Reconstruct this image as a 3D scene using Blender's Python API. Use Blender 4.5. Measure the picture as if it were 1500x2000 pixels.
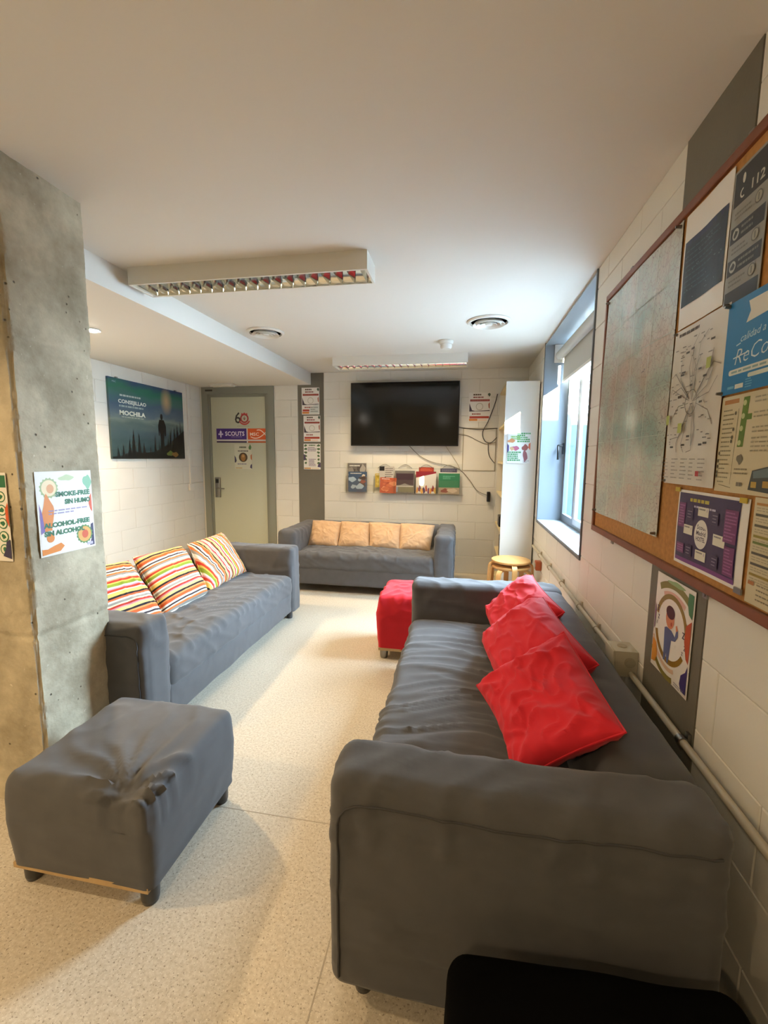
import bpy, bmesh, math, random
from mathutils import Vector, Matrix, noise
PI = math.pi
for o in list(bpy.data.objects):
    bpy.data.objects.remove(o, do_unlink=True)
S = bpy.context.scene
C = bpy.context.scene.collection
random.seed(7)

# ------------------------------------------------------------------ camera
YAW, PIT, ROL, FPX, CAMH = 0.17928292, 0.1233765, 0.00906757, 865.5, 1.42
def cam_matrix():
    cy, sy, cp, sp, cr, sr = math.cos(YAW), math.sin(YAW), math.cos(PIT), math.sin(PIT), math.cos(ROL), math.sin(ROL)
    Ry = Matrix(((cy, 0, sy), (0, 1, 0), (-sy, 0, cy)))
    Rx = Matrix(((1, 0, 0), (0, cp, -sp), (0, sp, cp)))
    Rz = Matrix(((cr, -sr, 0), (sr, cr, 0), (0, 0, 1)))
    W = Matrix(((1, 0, 0), (0, 0, -1), (0, 1, 0)))       # world right / forward / up -> x, -y(up), z
    M = Rz @ Rx @ Ry @ W
    T = M.transposed()
    ax, up, fw = T @ Vector((1, 0, 0)), T @ Vector((0, -1, 0)), T @ Vector((0, 0, 1))
    R = Matrix((ax, up, -fw)).transposed().to_4x4()
    R.translation = (0, 0, CAMH)
    return R
cd = bpy.data.cameras.new('camera'); cam = bpy.data.objects.new('camera', cd); C.objects.link(cam)
cd.sensor_fit = 'HORIZONTAL'; cd.sensor_width = 36.0; cd.lens = 36.0 * FPX / 1500.0
cd.clip_start = 0.02; cd.clip_end = 200
cam.matrix_world = cam_matrix()
S.camera = cam

# ------------------------------------------------------------------ world, sun, exposure
S.view_settings.view_transform = 'Standard'; S.view_settings.look = 'None'
S.view_settings.gamma = 1.0; S.view_settings.use_curve_mapping = False
S.view_settings.exposure = 1.22
W = bpy.data.worlds.new('sky'); S.world = W; W.use_nodes = True
bg = W.node_tree.nodes['Background']; bg.inputs[0].default_value = (0.62, 0.81, 1.0, 1); bg.inputs[1].default_value = 30.0
sl = bpy.data.lights.new('sun', 'SUN'); sl.energy = 42.0; sl.angle = 0.009; sl.color = (1.0, 0.9, 0.72)
sun = bpy.data.objects.new('sun', sl); C.objects.link(sun); sun.location = (6, -3, 6)
sun.rotation_euler = Vector((-1.0, 1.05, -0.667)).to_track_quat('-Z', 'Y').to_euler()
# sampling portal in the window opening (guides sky light, gives none itself)
pl = bpy.data.lights.new('window_portal', 'AREA'); pl.shape = 'RECTANGLE'; pl.size = 1.62; pl.size_y = 1.66
pl.cycles.is_portal = True
po = bpy.data.objects.new('window_portal', pl); C.objects.link(po); po.location = (.975, 3.54, 1.64)
po.rotation_euler = Vector((-1, 0, 0)).to_track_quat('-Z', 'Z').to_euler()
WARM = (1.0, 0.70, 0.38)

# ------------------------------------------------------------------ room constants (metres)
XR, XL, YB, YF, ZC, ZS, XS = 0.687, -3.466, 5.45, -2.6, 2.455, 2.31, -1.933
WY0, WY1, WZ0, WZ1, XG = 2.745, 4.34, 0.84, 2.44, 0.89      # window opening, glass plane

# ------------------------------------------------------------------ materials
MATS = {}
def srgb(h):
    h = h.lstrip('#'); v = [int(h[i:i+2], 16) / 255 for i in (0, 2, 4)]
    return tuple(((c / 12.92) if c <= .04045 else ((c + .055) / 1.055) ** 2.4) for c in v)
def mat(name, col, rough=.6, metal=0., bump=None, var=None, spec=.5, emit=None, sheen=0.):
    if name in MATS: return MATS[name]
    m = bpy.data.materials.new(name); m.use_nodes = True; nt = m.node_tree; b = nt.nodes['Principled BSDF']
    if isinstance(col, str): col = srgb(col)
    b.inputs['Base Color'].default_value = (*col, 1); b.inputs['Roughness'].default_value = rough
    b.inputs['Metallic'].default_value = metal; b.inputs['Specular IOR Level'].default_value = spec
    if sheen: b.inputs['Sheen Weight'].default_value = sheen
    if emit: b.inputs['Emission Color'].default_value = (*emit[0], 1); b.inputs['Emission Strength'].default_value = emit[1]
    if bump or var:
        tc = nt.nodes.new('ShaderNodeTexCoord')
    if var:      # (scale, amount)
        n = nt.nodes.new('ShaderNodeTexNoise'); n.inputs['Scale'].default_value = var[0]; n.inputs['Detail'].default_value = 5
        nt.links.new(tc.outputs['Object'], n.inputs['Vector'])
        r = nt.nodes.new('ShaderNodeMapRange'); r.inputs[1].default_value = .3; r.inputs[2].default_value = .7
        r.inputs[3].default_value = 1 - var[1]; r.inputs[4].default_value = 1 + var[1]
        nt.links.new(n.outputs['Fac'], r.inputs[0])
        mx = nt.nodes.new('ShaderNodeVectorMath'); mx.operation = 'SCALE'; mx.inputs[0].default_value = col
        nt.links.new(r.outputs[0], mx.inputs['Scale']); nt.links.new(mx.outputs[0], b.inputs['Base Color'])
    if bump:     # (scale, strength, distance)
        n = nt.nodes.new('ShaderNodeTexNoise'); n.inputs['Scale'].default_value = bump[0]; n.inputs['Detail'].default_value = 4
        nt.links.new(tc.outputs['Object'], n.inputs['Vector'])
        bp = nt.nodes.new('ShaderNodeBump'); bp.inputs['Strength'].default_value = bump[1]; bp.inputs['Distance'].default_value = bump[2]
        nt.links.new(n.outputs['Fac'], bp.inputs['Height']); nt.links.new(bp.outputs[0], b.inputs['Normal'])
    MATS[name] = m
    return m
def crease(m, scale, strength, dist, stretch=(1, 1, 1)):
    """soft creases as a second bump under the weave"""
    nt = m.node_tree; b = nt.nodes['Principled BSDF']; L = nt.links.new
    tc = nt.nodes.new('ShaderNodeTexCoord'); mp = nt.nodes.new('ShaderNodeMapping'); mp.inputs['Scale'].default_value = stretch
    n = nt.nodes.new('ShaderNodeTexNoise'); n.inputs['Scale'].default_value = scale; n.inputs['Detail'].default_value = 3; n.inputs['Distortion'].default_value = .6
    try: n.noise_type = 'RIDGED_MULTIFRACTAL'
    except Exception: pass
    L(tc.outputs['Object'], mp.inputs[0]); L(mp.outputs[0], n.inputs['Vector'])
    bp = nt.nodes.new('ShaderNodeBump'); bp.inputs['Strength'].default_value = strength; bp.inputs['Distance'].default_value = dist
    L(n.outputs['Fac'], bp.inputs['Height'])
    old = b.inputs['Normal'].links[0].from_node if b.inputs['Normal'].links else None
    if old: L(bp.outputs[0], old.inputs['Normal'])
    else: L(bp.outputs[0], b.inputs['Normal'])
def ink(h, rough=.45):
    return mat('ink_' + h.lstrip('#') + ('' if rough == .45 else '_g'), h, rough)
def clear_mat(name, tint, refl, rough=.02):
    m = bpy.data.materials.new(name); m.use_nodes = True; nt = m.node_tree; nt.nodes.clear()
    out = nt.nodes.new('ShaderNodeOutputMaterial'); t = nt.nodes.new('ShaderNodeBsdfTransparent'); g = nt.nodes.new('ShaderNodeBsdfGlossy')
    t.inputs[0].default_value = (*tint, 1); g.inputs['Roughness'].default_value = rough
    fr = nt.nodes.new('ShaderNodeLayerWeight'); fr.inputs[0].default_value = .5
    pw = nt.nodes.new('ShaderNodeMath'); pw.operation = 'POWER'; pw.inputs[1].default_value = 5; nt.links.new(fr.outputs['Facing'], pw.inputs[0])
    ma = nt.nodes.new('ShaderNodeMath'); ma.operation = 'MULTIPLY_ADD'; ma.inputs[1].default_value = refl; ma.inputs[2].default_value = .03; nt.links.new(pw.outputs[0], ma.inputs[0])
    mx = nt.nodes.new('ShaderNodeMixShader'); nt.links.new(ma.outputs[0], mx.inputs[0])
    nt.links.new(t.outputs[0], mx.inputs[1]); nt.links.new(g.outputs[0], mx.inputs[2]); nt.links.new(mx.outputs[0], out.inputs[0])
    MATS[name] = m
    return m
GLASS = clear_mat('window_glass', (.97, .985, .99), .6)
ACRYL = clear_mat('clear_acrylic', (.985, .99, .985), .5, .05)

def floor_mat():
    m = bpy.data.materials.new('speckled_vinyl'); m.use_nodes = True; nt = m.node_tree; b = nt.nodes['Principled BSDF']
    tc = nt.nodes.new('ShaderNodeTexCoord')
    def spk(scale, lo, hi):
        n = nt.nodes.new('ShaderNodeTexNoise'); n.inputs['Scale'].default_value = scale; n.inputs['Detail'].default_value = 2.5
        nt.links.new(tc.outputs['Object'], n.inputs['Vector'])
        r = nt.nodes.new('ShaderNodeMapRange'); r.inputs[1].default_value = lo; r.inputs[2].default_value = hi
        nt.links.new(n.outputs['Fac'], r.inputs[0]); return r.outputs[0]
    def mix(fac, a, bcol):
        x = nt.nodes.new('ShaderNodeMix'); x.data_type = 'RGBA'
        nt.links.new(fac, x.inputs['Factor'])
        if isinstance(a, tuple): x.inputs['A'].default_value = (*a, 1)
        else: nt.links.new(a, x.inputs['A'])
        x.inputs['B'].default_value = (*bcol, 1); return x.outputs['Result']
    c = mix(spk(90, .35, .65), srgb('cfc6b4'), srgb('bdb29d'))
    c = mix(spk(150, .60, .68), c, srgb('8f8371'))
    c = mix(spk(230, .62, .70), c, srgb('e6dfd0'))
    nt.links.new(c, b.inputs['Base Color']); b.inputs['Roughness'].default_value = .38; b.inputs['Specular IOR Level'].default_value = .4
    return m
FLOOR = floor_mat()
WALLP = mat('white_wall_paint', 'd9d6cb', .6, bump=(120, .25, .002), var=(3.0, .03))
MORT = mat('painted_joint', 'd3cfc4', .7)
CEIL = mat('ceiling_paint', 'd8d5cc', .75, bump=(60, .08, .002))
GREYP = mat('grey_painted_concrete', '6d695c', .6, bump=(70, .25, .003), var=(5, .06))
FAB = mat('charcoal_cotton', '545455', .85, bump=(900, .35, .0008), var=(14, .07), spec=.25, sheen=.15)
crease(FAB, 7, .45, .010)
FAB2 = mat('charcoal_cotton_piping', '48484a', .85, spec=.2)
REDF = mat('red_cotton', 'c4202c', .8, bump=(900, .3, .0006), var=(10, .06), spec=.25, sheen=.1)
REDP = mat('red_cushion_cotton', 'cf2431', .8, bump=(900, .3, .0006), var=(9, .05), spec=.25, sheen=.1)
crease(REDF, 8, .4, .008); crease(REDP, 6, .28, .010)
BEIGE = mat('beige_velvet', 'bd9c78', .75, bump=(500, .3, .0008), var=(12, .09), spec=.25, sheen=.25)
crease(BEIGE, 14, .4, .006)
LEGM = mat('dark_grey_plastic', '3a3a3a', .35)
BLACKF = mat('black_upholstery', '060606', .95, bump=(400, .4, .001), spec=.05)
BLACKP = mat('black_plastic', '101010', .35)
WHITEP = mat('white_plastic', 'dad8cf', .4)
WHITEM = mat('white_enamel', 'd6d3c8', .35)
CHROME = mat('polished_reflector', 'dfe3e3', .12, 1.0)
STEEL = mat('brushed_steel', '8f8d88', .3, 1.0)
REVEAL = mat('blue_grey_enamel', '8a949b', .4)
SASH = mat('grey_aluminium', '7d8388', .4, .3)
WOODR = mat('reddish_wood', '7a4526', .45, bump=(40, .2, .001), var=(18, .12))
WOODL = mat('birch_plywood', 'c89a5c', .4, bump=(60, .15, .001), var=(9, .08))
WOODB = mat('pale_board', 'b79a6e', .6, var=(12, .1))
BOOKW = mat('white_laminate', 'd8d5c9', .35)
BOOKI = mat('cream_laminate', 'd2c296', .45)
DOORM = mat('pale_green_door', 'b9bba4', .4)
DOORF = mat('grey_green_frame', '84867a', .45)
PVC = mat('cream_conduit', 'b9b09a', .4)
PAPER = mat('white_paper', 'e3e0d8', .35)
LAMP = mat('lit_lens', 'ffffff', .5, emit=((1, .93, .8), 60))
def cork_mat():
    m = mat('cork', 'b07c3f', .8, bump=(260, .4, .002), var=(60, .14)); return m
CORK = cork_mat()
def concrete_mat():
    m = bpy.data.materials.new('raw_concrete'); m.use_nodes = True; nt = m.node_tree; b = nt.nodes['Principled BSDF']; L = nt.links.new
    tc = nt.nodes.new('ShaderNodeTexCoord')
    n = nt.nodes.new('ShaderNodeTexNoise'); n.inputs['Scale'].default_value = 4.5; n.inputs['Detail'].default_value = 9; n.inputs['Roughness'].default_value = .62
    L(tc.outputs['Object'], n.inputs['Vector'])
    r = nt.nodes.new('ShaderNodeValToRGB'); e = r.color_ramp.elements
    e[0].position = .3; e[0].color = (*srgb('8a8068'), 1); e[1].position = .72; e[1].color = (*srgb('cfc5aa'), 1)
    x = e.new(.5); x.color = (*srgb('aca28a'), 1)
    L(n.outputs['Fac'], r.inputs[0])
    v = nt.nodes.new('ShaderNodeTexVoronoi'); v.inputs['Scale'].default_value = 26; L(tc.outputs['Object'], v.inputs['Vector'])
    pr = nt.nodes.new('ShaderNodeMapRange'); pr.inputs[1].default_value = .05; pr.inputs[2].default_value = .14; L(v.outputs['Distance'], pr.inputs[0])
    n3 = nt.nodes.new('ShaderNodeTexNoise'); n3.inputs['Scale'].default_value = 7; L(tc.outputs['Object'], n3.inputs['Vector'])
    gt = nt.nodes.new('ShaderNodeMath'); gt.operation = 'LESS_THAN'; gt.inputs[1].default_value = .58; L(n3.outputs['Fac'], gt.inputs[0])
    mxp = nt.nodes.new('ShaderNodeMath'); mxp.operation = 'MAXIMUM'; L(pr.outputs[0], mxp.inputs[0]); L(gt.outputs[0], mxp.inputs[1])
    mm = nt.nodes.new('ShaderNodeMix'); mm.data_type = 'RGBA'; mm.inputs['A'].default_value = (*srgb('5f594c'), 1)
    L(mxp.outputs[0], mm.inputs['Factor']); L(r.outputs[0], mm.inputs['B'])
    n4 = nt.nodes.new('ShaderNodeTexNoise'); n4.inputs['Scale'].default_value = 48; n4.inputs['Detail'].default_value = 2; L(tc.outputs['Object'], n4.inputs['Vector'])
    w4 = nt.nodes.new('ShaderNodeMapRange'); w4.inputs[1].default_value = .72; w4.inputs[2].default_value = .80; w4.inputs[4].default_value = .7; L(n4.outputs['Fac'], w4.inputs[0])
    m4 = nt.nodes.new('ShaderNodeMix'); m4.data_type = 'RGBA'; L(w4.outputs[0], m4.inputs['Factor']); L(mm.outputs['Result'], m4.inputs['A']); m4.inputs['B'].default_value = (*srgb('ded7c4'), 1)
    L(m4.outputs['Result'], b.inputs['Base Color'])
    n2 = nt.nodes.new('ShaderNodeTexNoise'); n2.inputs['Scale'].default_value = 60; n2.inputs['Detail'].default_value = 6; L(tc.outputs['Object'], n2.inputs['Vector'])
    ad = nt.nodes.new('ShaderNodeMath'); ad.operation = 'MULTIPLY_ADD'; ad.inputs[1].default_value = .5
    L(n2.outputs['Fac'], ad.inputs[0]); L(mxp.outputs[0], ad.inputs[2])
    bp = nt.nodes.new('ShaderNodeBump'); bp.inputs['Strength'].default_value = .9; bp.inputs['Distance'].default_value = .006
    L(ad.outputs[0], bp.inputs['Height']); L(bp.outputs[0], b.inputs['Normal']); b.inputs['Roughness'].default_value = .75
    return m
CONC = concrete_mat()
def stripe_mat(axis):
    m = bpy.data.materials.new('striped_cotton_' + 'xyz'[axis]); m.use_nodes = True; nt = m.node_tree; b = nt.nodes['Principled BSDF']; L = nt.links.new
    tc = nt.nodes.new('ShaderNodeTexCoord'); sp = nt.nodes.new('ShaderNodeSeparateXYZ'); L(tc.outputs['Object'], sp.inputs[0])
    a = nt.nodes.new('ShaderNodeMath'); a.operation = 'MULTIPLY_ADD'; a.inputs[1].default_value = 1 / .30; a.inputs[2].default_value = 10.12; L(sp.outputs[axis], a.inputs[0])
    f = nt.nodes.new('ShaderNodeMath'); f.operation = 'FRACT'; L(a.outputs[0], f.inputs[0])
    r = nt.nodes.new('ShaderNodeValToRGB'); r.color_ramp.interpolation = 'CONSTANT'
    seq = ['2a2328', 'e8c66a', 'e8d9b8', 'c9402a', 'd98fa0', 'efe3cc', '8a9a2e', 'd9c05a', 'c23b28', 'e0a27c', 'e9e2d4', '8f8a80', 'd9743a', 'e9dcc0', '3a3038', 'e6dccb',
           'd8622f', 'e39a5a', '2d262b', 'ecd27f', 'd08a94', 'b8382a', 'e6d8b4', '9b968c', 'f0ead8', 'c9653c']
    wid = [1.2, 2.2, .8, 1.3, .8, 1, 1.9, .9, 1.5, .9, 1.6, 1.3, 1.2, .8, 1, 1.3, 2.0, 1.0, 1.2, 1.8, .9, 1.3, .9, 1.4, 1.2, 1.3]
    tot = sum(wid); pos = 0; e = r.color_ramp.elements
    for i, (c, w) in enumerate(zip(seq, wid)):
        if i < 2: el = e[i]; el.position = pos / tot
        else: el = e.new(pos / tot)
        el.color = (*[q * .82 for q in srgb(c)], 1); pos += w
    L(f.outputs[0], r.inputs[0]); L(r.outputs[0], b.inputs['Base Color']); b.inputs['Roughness'].default_value = .8; b.inputs['Specular IOR Level'].default_value = .25
    return m
STRX, STRZ = stripe_mat(0), stripe_mat(2)

# ------------------------------------------------------------------ helpers
class MB:
    def __init__(s): s.v = []; s.f = []; s.mi = []; s.ms = []
    def slot(s, m):
        if m is None: return 0
        if m not in s.ms: s.ms.append(m)
        return s.ms.index(m)
    def add(s, vs, fs, m=None):
        o = len(s.v); k = s.slot(m); s.v += [tuple(p) for p in vs]
        for f in fs: s.f.append(tuple(i + o for i in f)); s.mi.append(k)
        return s
    def box(s, x0, x1, y0, y1, z0, z1, m=None, ch=0):
        if ch:
            return s.cbox(x0, x1, y0, y1, z0, z1, ch, m)
        vs = [(x, y, z) for z in (z0, z1) for y in (y0, y1) for x in (x0, x1)]
        return s.add(vs, [(0, 2, 3, 1), (4, 5, 7, 6), (0, 1, 5, 4), (1, 3, 7, 5), (3, 2, 6, 7), (2, 0, 4, 6)], m)
    def cbox(s, x0, x1, y0, y1, z0, z1, c, m=None):      # chamfered box
        bm = bmesh.new(); bmesh.ops.create_cube(bm, size=1)
        for v in bm.verts: v.co = Vector((x0 + (v.co.x + .5) * (x1 - x0), y0 + (v.co.y + .5) * (y1 - y0), z0 + (v.co.z + .5) * (z1 - z0)))
        bmesh.ops.bevel(bm, geom=bm.edges[:], offset=c, segments=2, profile=.5, affect='EDGES')
        return s.bm(bm, m)
    def bm(s, bm, m=None):
        bm.verts.index_update(); vs = [v.co.copy() for v in bm.verts]; fs = [[v.index for v in f.verts] for f in bm.faces]; bm.free()
        return s.add(vs, fs, m)
    def cyl(s, p, q, r0, r1=None, n=16, m=None, cap=True):
        r1 = r0 if r1 is None else r1; p, q = Vector(p), Vector(q); d = (q - p).normalized()
        a = d.orthogonal().normalized(); b = d.cross(a); vs = []
        for c, r in ((p, r0), (q, r1)):
            for i in range(n): t = 2 * PI * i / n; vs.append(c + a * (r * math.cos(t)) + b * (r * math.sin(t)))
        fs = [(i, (i + 1) % n, n + (i + 1) % n, n + i) for i in range(n)]
        if cap: fs += [tuple(range(n - 1, -1, -1)), tuple(range(n, 2 * n))]
        return s.add(vs, fs, m)
    def tube(s, pts, r, n=8, m=None):
        pts = [Vector(p) for p in pts]; vs = []; N = len(pts); a = None
        for k, p in enumerate(pts):
            d = (pts[min(k + 1, N - 1)] - pts[max(k - 1, 0)]).normalized()
            if a is None: a = d.orthogonal().normalized()
            else: a = (a - d * a.dot(d)).normalized()
            b = d.cross(a)
            for i in range(n): t = 2 * PI * i / n; vs.append(p + a * (r * math.cos(t)) + b * (r * math.sin(t)))
        fs = [(k * n + i, k * n + (i + 1) % n, (k + 1) * n + (i + 1) % n, (k + 1) * n + i) for k in range(N - 1) for i in range(n)]
        fs += [tuple(range(n - 1, -1, -1)), tuple(range((N - 1) * n, N * n))]
        return s.add(vs, fs, m)
    def lathe(s, prof, c, n=32, m=None):      # prof: (r, z) list around vertical axis at c
        vs = []; N = len(prof)
        for r, z in prof:
            for i in range(n): t = 2 * PI * i / n; vs.append((c[0] + r * math.cos(t), c[1] + r * math.sin(t), c[2] + z))
        fs = [(k * n + i, k * n + (i + 1) % n, (k + 1) * n + (i + 1) % n, (k + 1) * n + i) for k in range(N - 1) for i in range(n)]
        if prof[0][0] > 1e-5: fs.append(tuple(range(n - 1, -1, -1)))
        if prof[-1][0] > 1e-5: fs.append(tuple(range((N - 1) * n, N * n)))
        return s.add(vs, fs, m)
    def build(s, name, m=None, parent=None, smooth=False, loc=None):
        me = bpy.data.meshes.new(name); me.from_pydata(s.v, [], s.f); me.update()
        mats = s.ms if s.ms else [m]
        for x in mats: me.materials.append(x)
        if s.ms: me.polygons.foreach_set('material_index', s.mi)
        bm = bmesh.new(); bm.from_mesh(me); bmesh.ops.recalc_face_normals(bm, faces=bm.faces[:]); bm.to_mesh(me); bm.free()
        if smooth:
            me.polygons.foreach_set('use_smooth', [True] * len(me.polygons))
            try: me.set_sharp_from_angle(angle=math.radians(40 if smooth is True else smooth))
            except Exception: pass
        o = bpy.data.objects.new(name, me); C.objects.link(o)
        if loc: o.location = loc
        if parent: o.parent = parent
        return o
def tag(o, label, cat, group=None):
    o['label'] = label; o['category'] = cat
    if group: o['group'] = group
    return o
def thing(name, label, cat, loc=(0, 0, 0), rz=0, group=None):
    o = bpy.data.objects.new(name, None); C.objects.link(o); o.empty_display_size = .1
    o.location = loc; o.rotation_euler = (0, 0, rz)
    return tag(o, label, cat, group)
def struct(o):
    o['kind'] = 'structure'; return o
def link_copy(src, name, parent, loc, rz=0):
    o = bpy.data.objects.new(name, src.data); C.objects.link(o); o.parent = parent; o.location = loc; o.rotation_euler = (0, 0, rz)
    return o
nz = lambda x, y, z: noise.noise(Vector((x, y, z)))
def ridge(x, y, z, p=2.): return (1 - abs(nz(x, y, z)) * 1.6) if False else max(0., 1 - abs(nz(x, y, z)) * 2.2) ** p

def soft_box(lo, hi, r, step, disp=None):
    """rounded box with an even grid, each vertex moved by disp(p, n) -> Vector or scalar along n"""
    def axis(a, b):
        n = max(2, int(round((b - a - 2 * r) / step)))
        c = [a, a + .35 * r, a + .7 * r] + [a + r + (b - a - 2 * r) * i / n for i in range(n + 1)] + [b - .7 * r, b - .35 * r, b]
        return c
    A = [axis(lo[i], hi[i]) for i in range(3)]; N = [len(a) - 1 for a in A]
    idx = {}; vs = []; fs = []
    def vid(i, j, k):
        if (i, j, k) in idx: return idx[(i, j, k)]
        p = Vector((A[0][i], A[1][j], A[2][k]))
        q = Vector([min(max(p[t], lo[t] + r), hi[t] - r) for t in range(3)]); d = p - q
        n = d.normalized(); p = q + n * r
        if disp:
            e = disp(p, n); p = p + (e if isinstance(e, Vector) else n * e)
        idx[(i, j, k)] = len(vs); vs.append(p); return idx[(i, j, k)]
    for ax in range(3):
        u, w = (ax + 1) % 3, (ax + 2) % 3
        for side in (0, N[ax]):
            for a in range(N[u]):
                for b in range(N[w]):
                    q = []
                    for da, db in ((0, 0), (1, 0), (1, 1), (0, 1)):
                        t = [0, 0, 0]; t[ax] = side; t[u] = a + da; t[w] = b + db; q.append(vid(*t))
                    fs.append(tuple(q))
    return MB().add(vs, fs)

# ------------------------------------------------------------------ block walls
BLK = {}
def block_obj(parent, w, h, loc, rz, d=.012):
    key = (round(w, 3), round(h, 3))
    if key not in BLK:
        c = .0030; g = .0014
        x0, x1, z0, z1 = g, w - g, g, h - g
        vs = [(x0, d, z0), (x1, d, z0), (x1, d, z1), (x0, d, z1), (x0, c * .7, z0), (x1, c * .7, z0), (x1, c * .7, z1), (x0, c * .7, z1),
              (x0 + c, 0, z0 + c), (x1 - c, 0, z0 + c), (x1 - c, 0, z1 - c), (x0 + c, 0, z1 - c)]
        fs = []
        for k in (0, 4):
            fs += [(k + i, k + (i + 1) % 4, k + 4 + (i + 1) % 4, k + 4 + i) for i in range(4)]
        fs += [(8, 9, 10, 11), (3, 2, 1, 0)]
        me = bpy.data.meshes.new('block'); me.from_pydata(vs, [], fs); me.materials.append(WALLP); BLK[key] = me
    o = bpy.data.objects.new('block', BLK[key]); C.objects.link(o); o.parent = parent; o.location = loc; o.rotation_euler = (0, 0, rz)
def block_wall(parent, length, top, holes, place, rz, off=0., H=.213, L=.426):
    """u along the wall, z up; holes = (u0,u1,z0,z1); place(u) -> world xy"""
    row = 0; z = 0
    while z < top - .02:
        h = min(H, top - z); cuts = [(-.5 * L * (row % 2) + off + L * i) for i in range(-2, int(length / L) + 3)]
        zm0, zm1 = z, z + h
        segs = [(max(a, 0), min(a + L, length)) for a in cuts if a + L > .001 and a < length - .001]
        for a, b in segs:
            parts = [(a, b, zm0, zm1)]
            for (u0, u1, z0, z1) in holes:
                nxt = []
                for (p, q, s, t) in parts:
                    if q <= u0 or p >= u1 or t <= z0 + .001 or s >= z1 - .001: nxt.append((p, q, s, t)); continue
                    if p < u0: nxt.append((p, u0, s, t))
                    if q > u1: nxt.append((u1, q, s, t))
                    if s < z0: nxt.append((max(p, u0), min(q, u1), s, z0))
                    if t > z1: nxt.append((max(p, u0), min(q, u1), z1, t))
                parts = nxt
            for (p, q, s, t) in parts:
                if q - p > .012 and t - s > .012:
                    x, y = place(p); block_obj(parent, q - p, t - s, (x, y, s), rz)
        z += H; row += 1

# ================================================================== SETTING
fl = struct(MB().box(XL - .3, XR + .3, YF - .2, YB + .3, -.12, 0).build('floor', FLOOR))
seam = mat('vinyl_weld', 'a89d8a', .5)
for x in (-2.35, -.35):
    MB().box(x - .002, x + .002, YF, YB, 0, .0006).build('weld_seam', seam, fl)
MB().box(XL, XR, 1.499, 1.503, 0, .0006).build('weld_seam', seam, fl)
struct(MB().box(XS, XR + .3, YF - .2, YB + .3, ZC, ZC + .15).build('ceiling', CEIL))
trim = MB().box(XL - .3, XS, YF - .2, YB + .3, ZS, ZC + .15).build('trim_1', CEIL); struct(trim); trim['label'] = 'lowered ceiling strip along the left side'
# right wall: backing slabs round the window, blocks in front of them
bx = XR + .004
wr = MB()
bo = XG + .05
wr.box(bx, bo, YF - .2, WY0, 0, ZC); wr.box(bx, bo, WY1, YB + .3, 0, ZC)
wr.box(bx, bo, WY0, WY1, 0, WZ0); wr.box(bx, bo, WY0, WY1, WZ1, ZC)
wr = struct(wr.build('wall_right', MORT))
GY0, GY1 = 1.36, 1.742
block_wall(wr, YB - .1, ZC, [(YB - GY1, YB - GY0, -1, 9), (YB - WY1 - .012, YB - WY0 + .012, WZ0 - .012, 9)], lambda u: (XR, YB - u), -PI / 2, off=.13)
MB().box(XR - .001, XR + .012, GY0 + .002, GY1 - .002, 0, ZC - .002).build('grey_column', GREYP, wr)
MB().box(XR, XR + .012, YF, .098, 0, ZC).build('plain_section', WALLP, wr)
# back wall
DX0, DX1, DZ = -3.44, -2.43, ZS - .004
KX0, KX1 = -2.11, -1.767
wb = MB(); yb = YB + .004
wb.box(XL - .3, DX0, yb, yb + .2, 0, ZC); wb.box(DX1, XR + .3, yb, yb + .2, 0, ZC); wb.box(DX0, DX1, yb + .12, yb + .2, 0, ZC)
wb = struct(wb.build('wall_back', MORT))
block_wall(wb, XR - XL, ZC, [(DX0 - XL, DX1 - XL, -1, 9), (KX0 - XL, KX1 - XL, -1, 9), (-1, XS - XL, ZS, 9)], lambda u: (XL + u, YB), 0, off=.2)
MB().box(KX0 + .002, KX1 - .002, YB - .001, YB + .012, 0, ZC - .002).build('grey_column', GREYP, wb)
# left wall
wl = struct(MB().box(XL - .21, XL - .004, YF - .2, YB + .3, 0, ZC).build('wall_left', MORT))
block_wall(wl, YB - 2.2, ZS, [], lambda u: (XL, 2.2 + u), PI / 2, off=.05)
MB().box(XL - .012, XL, YF, 2.198, 0, ZS).build('plain_section', WALLP, wl)
struct(MB().box(XL - .3, XR + .3, YF - .2, YF, 0, ZC).build('wall_front', WALLP))
# concrete pillar
def pdisp(p, n):
    e = .004 * nz(p.x * 7, p.y * 7, p.z * 7) + .0016 * nz(p.x * 55, p.y * 55, p.z * 55) + .002 * nz(p.x * 30, p.y * 30, p.z * 30)
    for zz in (.712, 1.845):
        d = abs(p.z - zz - .008 * nz(p.x * 9, p.y * 9, 3)); e -= .008 * max(0, 1 - d / .013)
        if p.z > zz: e += .0012
    ed = max(abs(n.x), abs(n.y))
    if ed < .98 and abs(n.z) < .3: e -= .008 * max(0, nz(p.z * 22, p.x, p.y)) + .004
    return e
pil = soft_box((-2.02, 1.37, -.02), (-1.61, 1.738, ZC + .02), .012, .0105, pdisp).build('trim_2', CONC, smooth=60)
struct(pil); pil['label'] = 'square raw concrete pillar'

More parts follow.
